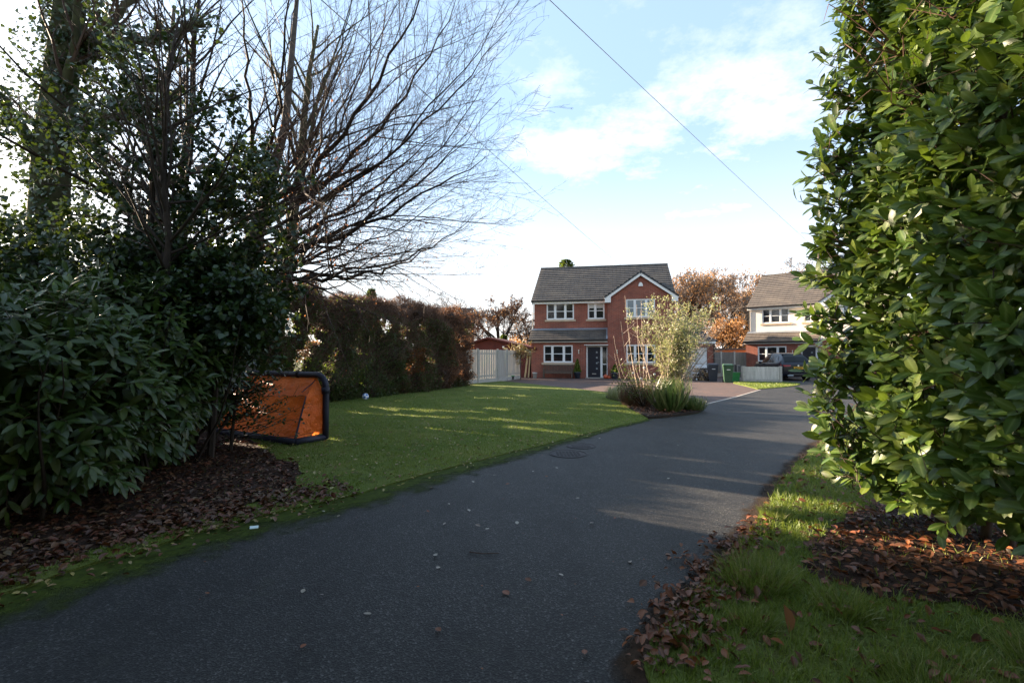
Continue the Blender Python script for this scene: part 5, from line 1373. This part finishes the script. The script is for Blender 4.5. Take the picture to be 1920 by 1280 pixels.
for k in range(1500):    # far end face
    x = r2.uniform(2.85, 4.8); z = .3 + 5.2 * r2.random(); e = max(0, (3.0 - x)) * .6
    bases.append(np.array((x + .30 * max(0, (1.0 - z)) + .055 * max(0, z - 2.4) ** 2, 4.42 - e + r2.normal(0, .06), z))); dirs.append(np.array((r2.normal(-.2, .4), .7, r2.normal(.5, .4)))); lens.append(r2.uniform(.15, .3))
for k in range(900):    # inside
    y = r2.uniform(.6, 4.2); z = .5 + 4.8 * r2.random(); bases.append(np.array((hx(y, z) + r2.uniform(.4, 1.5), y, z))); dirs.append(r2.normal(0, 1, 3) + np.array((-.3, 0, .5))); lens.append(r2.uniform(.15, .3))
P_, R_, S_ = shoots(bases, dirs, lens, (4, 7), (.10, .19), 1.1, .08, (-.65, -.50, .7), st, r2, .33)
k = P_[:, 2] > .13; P_, R_, S_ = P_[k], R_[k], S_[k]
face = np.exp(-np.maximum(0, P_[:, 0] - 2.95) * 1.6)
leafy(T, P_, R_, S_, LAUREL, 'laurel', 300, facing=face)
st.build('shoots', 'twig', T, world=True, kind='stuff')
random.seed(41)
for k in range(15):
    y = .2 + k * .29 + random.uniform(-.08, .08); x = 3.6 + random.uniform(-.15, .35)
    m = MB(); p = Vector((x, y, 0)); pts = branch_path(p, (random.uniform(-.12, .1), random.uniform(-.15, .15), 1), random.uniform(4.2, 5.4), 9, .18, .05)
    rr = [.036 * (1 - .75 * i / 9) for i in range(10)]; m.tube(pts, rr, 7, 0, False)
    m.build('trunk', 'bark', T, smooth=True, world=True)
    m = MB()
    for i in range(1, 9):
        for q in range(5):
            a = random.uniform(0, 6.28); d = Vector((math.cos(a) - .5, math.sin(a), random.uniform(.2, 1.0))).normalized(); bp = branch_path(pts[i], d, random.uniform(.5, 1.05), 5, .22, .05)
            m.tube(bp, [.013, .010, .008, .006, .004, .003], 5, 0, False)
            for w in range(5):
                s_ = random.choice(bp[1:]); m.tube([s_, s_ + Vector((random.gauss(-.1, .15), random.gauss(0, .16), random.gauss(.05, .14)))], [.004, .002], 3, 0, False)
    m.build('branch', 'twig_brown', T, world=True)

# ---- left: big leaved dark bush
r3 = np.random.default_rng(4)
T = thing('rhododendron_bush', 'large dark glossy-leaved bush filling the left foreground', 'bush', (-5.2, 5.9, 0))
st = MB(); bases = []; dirs = []; lens = []
lobes = [((-4.85, 4.9, 1.0), (1.1, .95, 1.25)), ((-4.95, 6.1, 1.35), (1.0, 1.0, 1.25)), ((-6.0, 4.9, 1.25), (1.3, 1.1, 1.1)), ((-5.05, 7.2, 1.55), (.85, .9, 1.0)), ((-6.3, 6.3, 1.5), (1.4, 1.2, 1.15)), ((-5.6, 7.6, 1.5), (1.2, 1.0, 1.2)), ((-5.9, 3.2, 1.1), (1.2, 1.2, 1.1)), ((-6.6, 1.2, 1.3), (1.3, 1.4, 1.5))]
for (c, r) in lobes:
    c = np.array(c); r = np.array(r)
    for k in range(520):
        u = r3.normal(size=3); u /= np.linalg.norm(u); b = c + u * r * r3.uniform(.82, 1.02) * (1 + .12 * math.sin(u[0] * 7 + c[0]) * math.sin(u[2] * 6 + u[1] * 5))
        if b[2] < .22: continue
        if any(np.sum(((b - np.array(c2)) / (np.array(rr2) * .80)) ** 2) < 1 for c2, rr2 in lobes if c2 != tuple(c)): continue
        if u[1] > .75 and u[0] < 0: continue
        bases.append(b - u * .15); dirs.append(u * 1.0 + np.array((0, 0, .35)) + r3.normal(0, .3, 3)); lens.append(r3.uniform(.16, .36))
P_, R_, S_ = shoots(bases, dirs, lens, (6, 9), (.13, .215), 1.15, -.42, (.15, -.35, .8), st, r3)
k = P_[:, 2] > .14; P_, R_, S_ = P_[k], R_[k], S_[k]
leafy(T, P_, R_, S_, RHODO, 'laurel_dark', 300, facing=np.clip(1.3 - .25 * (-P_[:, 0] - 3.6), .2, 1.3))
st.build('shoots', 'twig', T, world=True, kind='stuff')
m = MB()
for (c, r) in lobes: # woody interior: many crossing stems plus a rough dark core
    for q in range(26):
        a = random.uniform(0, 6.28); d = Vector((math.cos(a) * .6, math.sin(a) * .6, 1)); pts = branch_path(Vector((c[0] + random.gauss(0, .25), c[1] + random.gauss(0, .25), 0)), d, c[2] + r[2] * random.uniform(.5, .9), 6, .3, .02); m.tube(pts, [.025, .02, .016, .012, .009, .006, .004], 5, 0, False)
m.build('stems', 'bark_dark', T, world=True)
# inner old leaves so that little light passes
cp = []
for (c, r) in lobes:
    for k in range(1300):
        u = r3.normal(size=3); u = u / np.linalg.norm(u) * r3.random() ** .4 * .78; q = np.array(c) + u * np.array(r)
        if q[2] > .3: cp.append(q)
cp = np.array(cp); n = len(cp); scatter('inner_foliage', IVY, cp, frames(rnd_dir(n), rnd_dir(n)), rng.uniform(.14, .24, n), 'laurel_dark', T, kind='stuff')
# low holly sprays in front of the goal
random.seed(6)
T = thing('holly_spray', 'sparse twiggy holly sprays reaching over the orange goal', 'bush', (-4.5, 7.7, 0))
m = MB(); pos = []
for k in range(46):
    p = Vector((-4.55 + random.gauss(0, .15), 7.75 + random.gauss(0, .2), random.uniform(.15, 1.1))); d = Vector((1, random.uniform(-.25, .25), random.uniform(-.05, .45))); L = random.uniform(.5, 1.15) * (1.15 - p.z * .5)
    pts = branch_path(p, d, L, 6, .22, .05); m.tube(pts, [.008, .007, .006, .005, .004, .003, .002], 4, 0, False)
    for j in range(24): q = random.choice(pts[1:]); pos.append((q.x + random.gauss(0, .04), q.y + random.gauss(0, .04), q.z + random.gauss(0, .04)))
    for j in range(5):
        q = random.choice(pts[1:]); m.tube([q, q + Vector((random.uniform(.05, .22), random.gauss(0, .06), random.gauss(.04, .07)))], [.003, .0018], 3, 0, False)
for (x, y, z0) in [(-4.9, 7.9, 0), (-4.4, 7.6, 0), (-4.7, 7.5, 0)]: m.tube([(x, y, z0), (x + .05, y, .6), (x + .15, y - .05, 1.2)], [.03, .02, .01], 6)
m.build('stems', 'bark_dark', T, world=True); pos = np.array(pos); n = len(pos)
scatter('foliage', IVY, pos, frames(rnd_dir(n), rng.normal(0, .5, (n, 3)) + np.array((0, -.5, .9))), rng.uniform(.03, .055, n), 'ivy', T, kind='stuff')

# ---- unseen evergreens added behind the camera to block sky over the near asphalt
def sky_blocker(label, c, r, n, size, name='added_shade_tree', seed=1):
    rr = np.random.default_rng(seed)
    T = thing(name, label, 'tree', (c[0], c[1], 0), 0, 'unseen evergreens added behind the camera for shade')
    u = rr.normal(size=(n, 3)); u /= np.linalg.norm(u, axis=1)[:, None]; pos = np.array(c) + u * np.array(r) * (rr.random(n) ** .25)[:, None]; pos = pos[pos[:, 2] > .2]
    n = len(pos); scatter('crown', IVY, pos, frames(rnd_dir(n), rnd_dir(n)), rr.uniform(.7, 1.3, n) * size, 'laurel_dark', T, kind='stuff')
    m = MB(); m.tube([(0, 0, 0), (0, 0, c[2])], [.25, .12], 8); m.build('trunk', 'bark_dark', T)
sky_blocker('unseen tall evergreen added behind the camera on the left to shade the near asphalt', (-5.5, -2.2, 4.5), (3.0, 3.2, 4.6), 5200, .42, seed=1)
sky_blocker('unseen tall evergreen added behind the camera on the right to shade the near asphalt', (5.2, -3.2, 4.5), (3.2, 3.0, 4.6), 5200, .42, seed=2)
sky_blocker('unseen wide evergreen crown added behind the camera to block sky above the drive', (-.5, -5.2, 5.8), (4.2, 2.6, 4.2), 6000, .5, seed=3)

# ------------------------------------------------------------ island shrub and its companions
r4 = np.random.default_rng(8); random.seed(8)
T = thing('pale_shrub', 'tall sunlit shrub with pale yellow-green leaves in front of the brick house', 'shrub', (4.5, 13.9, 0))
m = MB(); pos = []; dd = []
for k in range(44):
    a = random.uniform(0, 6.28); rr = random.uniform(.05, .34); b = Vector((4.42 + rr * math.cos(a), 13.7 + rr * math.sin(a), .05))
    tgt = Vector((4.62 + random.gauss(.22, .68), 13.8 + random.gauss(0, .45), random.uniform(1.7, 3.1)))
    if tgt.z > 2.6 and tgt.x < 4.0: tgt.x += .7
    c = b.lerp(tgt, .45) + Vector((0, 0, .35)); pts = bez(b, c, tgt, 8)
    m.tube(pts, [max(.004, .017 * (1 - i / 9)) for i in range(9)], 5, 0, False)
    for i in range(2, 9):
        for q in range(5):
            d = Vector((random.gauss(0, 1), random.gauss(0, .8), random.gauss(.35, .7))).normalized(); s = branch_path(pts[i], d, random.uniform(.15, .42), 3, .3, .06); m.tube(s, [.005, .004, .003, .002], 3, 0, False)
            for w in range(12 if i > 3 else 6):
                p = random.choice(s); 
                if p.z > .95 and abs(p.x - 4.5) < .22 + .50 * (p.z - .9): pos.append((p.x + random.gauss(0, .035), p.y + random.gauss(0, .035), p.z + random.gauss(0, .04))); dd.append(tuple(d))
m.build('stems', 'twig_pale', T, world=True)
pos = np.array(pos); dd = np.array(dd); n = len(pos)
scatter('foliage', SMALL, pos, frames(dd * .5 + r4.normal(0, .6, (n, 3)), rnd_dir(n)), np.stack([r4.uniform(.035, .055, n), r4.uniform(.055, .095, n), np.full(n, .05)], 1), 'shrub_leaf', T, kind='stuff')
T = thing('bare_shrub', 'leafless pale-stemmed shrub at the left of the leafy one, tips reaching the gable window', 'shrub', (3.75, 14.2, 0))
m = MB()
for (x, z, r) in [(2.95, 2.1, .010), (3.1, 2.5, .012), (3.25, 3.25, .015), (3.42, 2.2, .012), (3.6, 3.0, .016), (3.72, 3.1, .012), (3.85, 2.5, .012), (3.3, 1.9, .010), (4.05, 2.8, .012), (3.0, 1.6, .009)]:
    b = Vector((3.78 + random.gauss(0, .06), 14.1 + random.gauss(0, .05), .05)); e = Vector((x, 14.1 + random.gauss(0, .25), z)); c = Vector((e.x + (b.x - e.x) * .25, e.y, b.z + (e.z - b.z) * .30)); pts = bez(b, c, e, 9)
    m.tube(pts, [max(.004, r * (1.1 - i / 10)) for i in range(10)], 5, 0, False)
    for q in range(7):
        s_ = random.choice(pts[3:-1]); d = Vector((random.gauss(-.1, .6), random.gauss(0, .5), 1)).normalized(); m.tube(branch_path(s_, d, random.uniform(.15, .5), 3, .2, .08), [.006, .005, .004, .003], 3, 0, False)
m.build('stems', 'twig_pale', T, world=True)
def clump(name, label, cat, c, rx, ry, n, h, wid, mat, out=.7, z0=.06, seed=1, twist=.25):
    rr = np.random.default_rng(seed); T = thing(name, label, cat, (c[0], c[1], 0))
    a = rr.uniform(0, 6.28, n); q = np.sqrt(rr.random(n)); X = c[0] + rx * q * np.cos(a); Y = c[1] + ry * q * np.sin(a)
    d = np.stack([np.cos(a) * q * out + rr.normal(0, twist, n), np.sin(a) * q * out + rr.normal(0, twist, n), np.ones(n)], 1)
    hh = rr.uniform(.55, 1.05, n) * h
    V = np.array([(-.5, 0, 0), (.5, 0, 0), (-.5, .4, .04), (.5, .4, .04), (-.35, .75, .22), (.35, .75, .22), (0, 1, .55)]); V[:, 2] *= -1
    rt = frames(d, np.stack([-np.cos(a), -np.sin(a), np.full(n, .4)], 1) * -1)
    scatter('blades', (V, [(0, 1, 3, 2), (2, 3, 5, 4), (4, 5, 6)], None), np.stack([X, Y, np.full(n, z0)], 1), rt, np.stack([np.full(n, wid) * rr.uniform(.7, 1.3, n), hh, hh], 1), mat, T, kind='stuff')
    return T
clump('sedge_clump', 'arching green strap-leaved clump at the foot of the pale shrub', 'plant', (4.2, 13.0), .30, .32, 400, .85, .036, 'sedge', out=1.0, seed=3)
clump('lavender_clump', 'grey-green lavender clump at the left end of the flower bed', 'plant', (3.72, 16.6), .45, .6, 700, .42, .022, 'shrub_leaf', out=.5, seed=4)
clump('dried_perennial', 'low dull perennial with brown stems between the lavender and the sedge', 'plant', (3.75, 14.6), .45, .6, 900, .66, .014, 'hedge_brown', out=.6, seed=5)
clump('edge_grass', 'pale drooping grass at the right end of the flower bed', 'plant', (4.95, 13.3), .30, .3, 350, .36, .018, 'sedge', out=1.1, seed=6)
T = thing('rose_bush', 'small green rose bush with a few pale flowers left of the pale shrub', 'shrub', (3.6, 14.0, 0)); m = MB(); pos = []
for k in range(16):
    pts = branch_path(Vector((3.75, 13.9, .05)), (random.gauss(-.1, .5), random.gauss(0, .4), 1), random.uniform(.8, 1.35), 5, .2, .03); m.tube(pts, [.009, .008, .006, .005, .004, .003], 4, 0, False)
    for j in range(45): q = random.choice(pts[2:]); pos.append((q.x + random.gauss(0, .09), q.y + random.gauss(0, .09), q.z + random.gauss(0, .08)))
m.build('stems', 'bark_dark', T, world=True); pos = np.array(pos); n = len(pos); scatter('foliage', SMALL, pos, frames(rnd_dir(n), rnd_dir(n)), r4.uniform(.045, .07, n), 'hedge_green', T, kind='stuff')
for (x, y, z) in [(3.45, 13.8, 1.02), (3.75, 13.7, 1.18), (4.0, 13.6, 1.0), (3.62, 13.6, .88)]:
    m = MB(); m.lathe([(0, -.03), (.03, -.015), (.038, .01), (.025, .03), (0, .035)], (x, y, z), 8); m.build('flower', 'bucket', T, smooth=True, world=True)
T = thing('variegated_plant', 'yellow-leaved spiky plant hanging over the pale fence by the house', 'plant', (.55, 30.6, 0)); m = MB(); m.tube([(.55, 30.6, 0), (.5, 30.7, 1.9)], .03, 5); m.build('stem', 'bark', T, world=True)
n = 220; a = rng.uniform(0, 6.28, n); pos = np.stack([.45 + .35 * rng.normal(size=n), 30.5 + .2 * rng.normal(size=n), 1.75 + .22 * rng.normal(size=n)], 1)
scatter('foliage', SMALL, pos, frames(rnd_dir(n), rnd_dir(n)), np.stack([rng.uniform(.1, .16, n), rng.uniform(.3, .5, n), np.full(n, .2)], 1), 'litter_yellow', T, kind='stuff')

# ------------------------------------------------------------ fallen leaves
def litter(name, label, cat, samples, mat, scl, nsingle, z=.045, pile=.05, tilt=.45, root=None, tmpl=LITTER):
    X, Y = samples; n = len(X); T = thing(name, label, cat, root or (float(X.mean()), float(Y.mean()), 0))
    Z = z + rng.random(n) ** 1.5 * pile
    a = rng.uniform(0, 6.28, n); d = np.stack([np.cos(a), np.sin(a), rng.normal(0, tilt, n)], 1); nn = np.stack([rng.normal(0, tilt, n), rng.normal(0, tilt, n), np.ones(n)], 1)
    P = np.stack([X, Y, Z], 1); Rm = frames(d, nn); S = rng.uniform(*scl, n)
    leafy(T, P, Rm, S, tmpl, mat, nsingle, facing=1 + 8 * np.clip(Z - z, 0, 1)); return T
def in_poly(poly, n, b):
    X = rng.uniform(b[0], b[1], n); Y = rng.uniform(b[2], b[3], n); k = inside(poly, X, Y); return X[k], Y[k]
def along(line, n, off, spread, y0, y1, side=1):
    L = [np.array(p) for p in line if y0 <= p[1] <= y1]; X = []; Y = []
    for k in range(n):
        i = random.randrange(len(L) - 1); t = random.random(); p = L[i] * (1 - t) + L[i + 1] * t; d = L[i + 1] - L[i]; d = d / np.linalg.norm(d); q = np.array((d[1], -d[0])) * side
        o = random.gauss(off, spread); p = p + q * o; X.append(p[0]); Y.append(p[1])
    return np.array(X), np.array(Y)
random.seed(77)
X, Y = in_poly(leftbed, 9500, (-6.5, -2.4, 2.2, 8.8)); k = (rng.random(len(X)) < np.clip(1.5 - Y / 9, .35, 1)); litter('leaf_drift', 'deep drift of dark brown fallen leaves under the left bush', 'leaf litter', (X[k], Y[k]), 'litter_dark', (.028, .085), 300, tilt=.28)
X1, Y1 = along(right_edge, 420, .03, .09, 2.3, 4.6, 1); c = np.array([(1.12, 3.05), (.98, 2.6), (1.35, 3.5), (1.0, 2.85), (1.75, 3.85), (1.5, 3.2)]); ix = rng.integers(0, len(c), 520); X2 = c[ix, 0] + rng.normal(0, .11, 520); Y2 = c[ix, 1] + rng.normal(0, .13, 520)
litter('leaf_drift', 'reddish brown leaves heaped along the right edge of the asphalt', 'leaf litter', (np.concatenate([X1, X2]), np.concatenate([Y1, Y2])), 'litter', (.026, .075), 300, z=.03, pile=.055, tilt=.42)
X, Y = in_poly(rightbed, 9000, (1.9, 5, .9, 5)); k = rng.random(len(X)) < .42; litter('leaf_drift', 'orange-brown fallen leaves under the laurel hedge', 'leaf litter', (X[k], Y[k]), 'litter', (.028, .085), 300, pile=.05, tilt=.28)
X, Y = in_poly(verge_poly, 2800, (.7, 6, 1.5, 9)); litter('scattered_leaves', 'loose brown leaves lying in the right verge grass', 'leaf litter', (X, Y), 'litter', (.04, .075), 260, z=.05, pile=.03)
X, Y = in_poly(lawn_poly, 5200, (-4.5, 3, 4, 22)); k = (~inside(leftbed, X, Y)) & (rng.random(len(X)) < np.clip(1.7 - Y / 7.5, .07, 1) * np.clip(1.15 - .18 * (X + 2.5), .1, 1)); litter('scattered_leaves', 'brown and yellow leaves scattered on the lawn near the goal', 'leaf litter', (X[k], Y[k]), 'litter_yellow', (.035, .065), 300, z=.05, pile=.02, tilt=.3)
X, Y = along(left_edge, 1900, -.36, .24, 2.6, 5.4, 1); litter('leaf_drift', 'dark leaves strewn over the grass strip between the left bush and the asphalt', 'leaf litter', (X, Y), 'litter_dark', (.04, .08), 300, z=.045, pile=.035, tilt=.4)
X, Y = along(left_edge, 240, .02, .10, 3, 11, 1); litter('scattered_leaves', 'small leaves caught along the left edge of the asphalt', 'leaf litter', (X, Y), 'litter_yellow', (.03, .055), 200, z=.03, pile=.02, tilt=.3)
X, Y = in_poly(bedpoly, 420, (3.2, 5.4, 11.6, 14)); litter('scattered_leaves', 'dark red leaves under the shrubs in the flower bed', 'leaf litter', (X, Y), 'litter', (.05, .09), 60, z=.07, pile=.03)
X, Y = in_poly(road_poly, 5200, (-4, 7, 2, 13)); de = np.min(np.abs(X[:, None] - np.interp(Y, [p[1] for p in right_edge[::-1]][::-1], [p[0] for p in right_edge])[:, None]), 1); dl = np.abs(X - np.interp(Y, [p[1] for p in left_edge], [p[0] for p in left_edge]))
k = rng.random(len(X)) < .06 + .8 * np.exp(-de / .25) + .7 * np.exp(-dl / .35); X = X[k]; Y = Y[k]; n = len(X); a = rng.uniform(0, 6.28, n)
o = scatter('leaf_fragments', SMALL, np.stack([X, Y, np.full(n, .020)], 1), frames(np.stack([np.cos(a), np.sin(a), np.zeros(n)], 1), np.stack([rng.normal(0, .2, n), rng.normal(0, .2, n), np.ones(n)], 1)), rng.uniform(.008, .026, n), 'litter', kind='stuff'); tag(o, 'crumbs of leaf and grit scattered over the asphalt, thickest at its edges', 'leaf fragments')
# single leaves on the open asphalt
lm = {k: tmesh('fallen_leaf', leaf_template(.30, .05, .05), k, .0) for k in ('litter_pale', 'litter')}
def single_leaf(x, y, s, mat, label, group=None, z=.0165, tilt=.12):
    o = bpy.data.objects.new('fallen_leaf', lm[mat]); COL.objects.link(o)
    d = Vector((math.cos(a_ := random.uniform(0, 6.28)), math.sin(a_), random.gauss(0, tilt))); n_ = Vector((random.gauss(0, tilt), random.gauss(0, tilt), 1))
    f = frames(np.array([tuple(d)]), np.array([tuple(n_)]))[0]; M_ = Matrix(f.tolist()).to_4x4(); M_.translation = (x, y, z + .01); o.matrix_basis = M_ @ Matrix.Scale(s, 4)
    tag(o, label, 'leaf', group)
single_leaf(-.02, 3.12, .075, 'litter', 'grey-brown leaf standing alone in the middle of the near asphalt', tilt=.3)
single_leaf(.91, 3.32, .085, 'litter', 'curled brown leaf on the asphalt just left of the leaf heap', tilt=.3)
for (x, y) in [(-.82, 4.8), (-.43, 4.83), (-.30, 4.4), (-.26, 4.28), (-.63, 5.02), (-.62, 4.45), (.73, 4.45), (-1.2, 3.12), (-1.36, 3.2), (-.55, 3.5), (-1.95, 3.15), (.1, 3.35), (-1.62, 4.6), (-1.85, 4.75), (.02, 4.4), (-.6, 3.75), (.85, 3.6), (1.15, 3.75), (.35, 3.42), (1.0, 4.6), (-.95, 5.6), (-.5, 5.9), (-.2, 6.2), (.3, 6.4), (-.1, 5.75), (.6, 6.6), (-.4, 2.75), (.35, 2.55), (-1.1, 2.6), (-.9, 2.9), (-.05, 6.9), (.25, 7.4), (.45, 6.1), (1.9, 6.0), (2.2, 7.3), (1.6, 8.9), (3.5, 9.9), (2.8, 8.2), (4.6, 11.0), (.75, 5.2)]:
    single_leaf(x + random.uniform(-.03, .03), y, random.uniform(.035, .06), random.choice(['litter_pale', 'litter_pale', 'litter']), *((('small fallen leaf on the asphalt between the camera and the fallen twig', 'fallen leaves on the near asphalt') if y < 3.9 else ('small fallen leaf on the asphalt beyond the fallen twig and before the manhole covers', 'fallen leaves on the middle asphalt') if y < 7.5 else ('small fallen leaf on the far asphalt past the manhole covers', 'fallen leaves on the far asphalt'))))
m = MB(); m.tube([(-.33, 3.80, .022), (-.22, 3.76, .026), (-.10, 3.78, .022)], [.005, .004, .003], 5); tag(m.build('fallen_twig', 'twig'), 'thin brown twig on the asphalt', 'twig')
m = MB(); m.obox((-2.28, 4.32, .028), (.032, .012, 0), (-.010, .020, .004), (0, 0, .003)); tag(m.build('paper_scrap', 'litter_white'), 'pale scrap of paper on the mossy left edge of the asphalt', 'paper')
V, F, rb = leaf_template(.17, .03, .03); m = MB(); m.add([tuple(v) for v in V], F); o = m.build('silvery_leaf', 'litter_white'); o.location = (1.86, 2.08, .09); o.rotation_euler = (0, .1, R(-75)); o.scale = (.17, .17, .17); tag(o, 'pale blue-grey leaf lying in the grass at the bottom right', 'leaf')
o = bpy.data.objects.new('standing_leaf', tmesh('standing_leaf', leaf_template(.26, .16, .1), 'copper_leaf', .25)); COL.objects.link(o); o.location = (1.50, 2.66, .045); o.rotation_euler = (R(75), .15, R(20)); o.scale = (.14, .14, .14); tag(o, 'curled orange-brown leaf standing upright in the grass of the right verge', 'leaf')
bpy.context.view_layer.update()
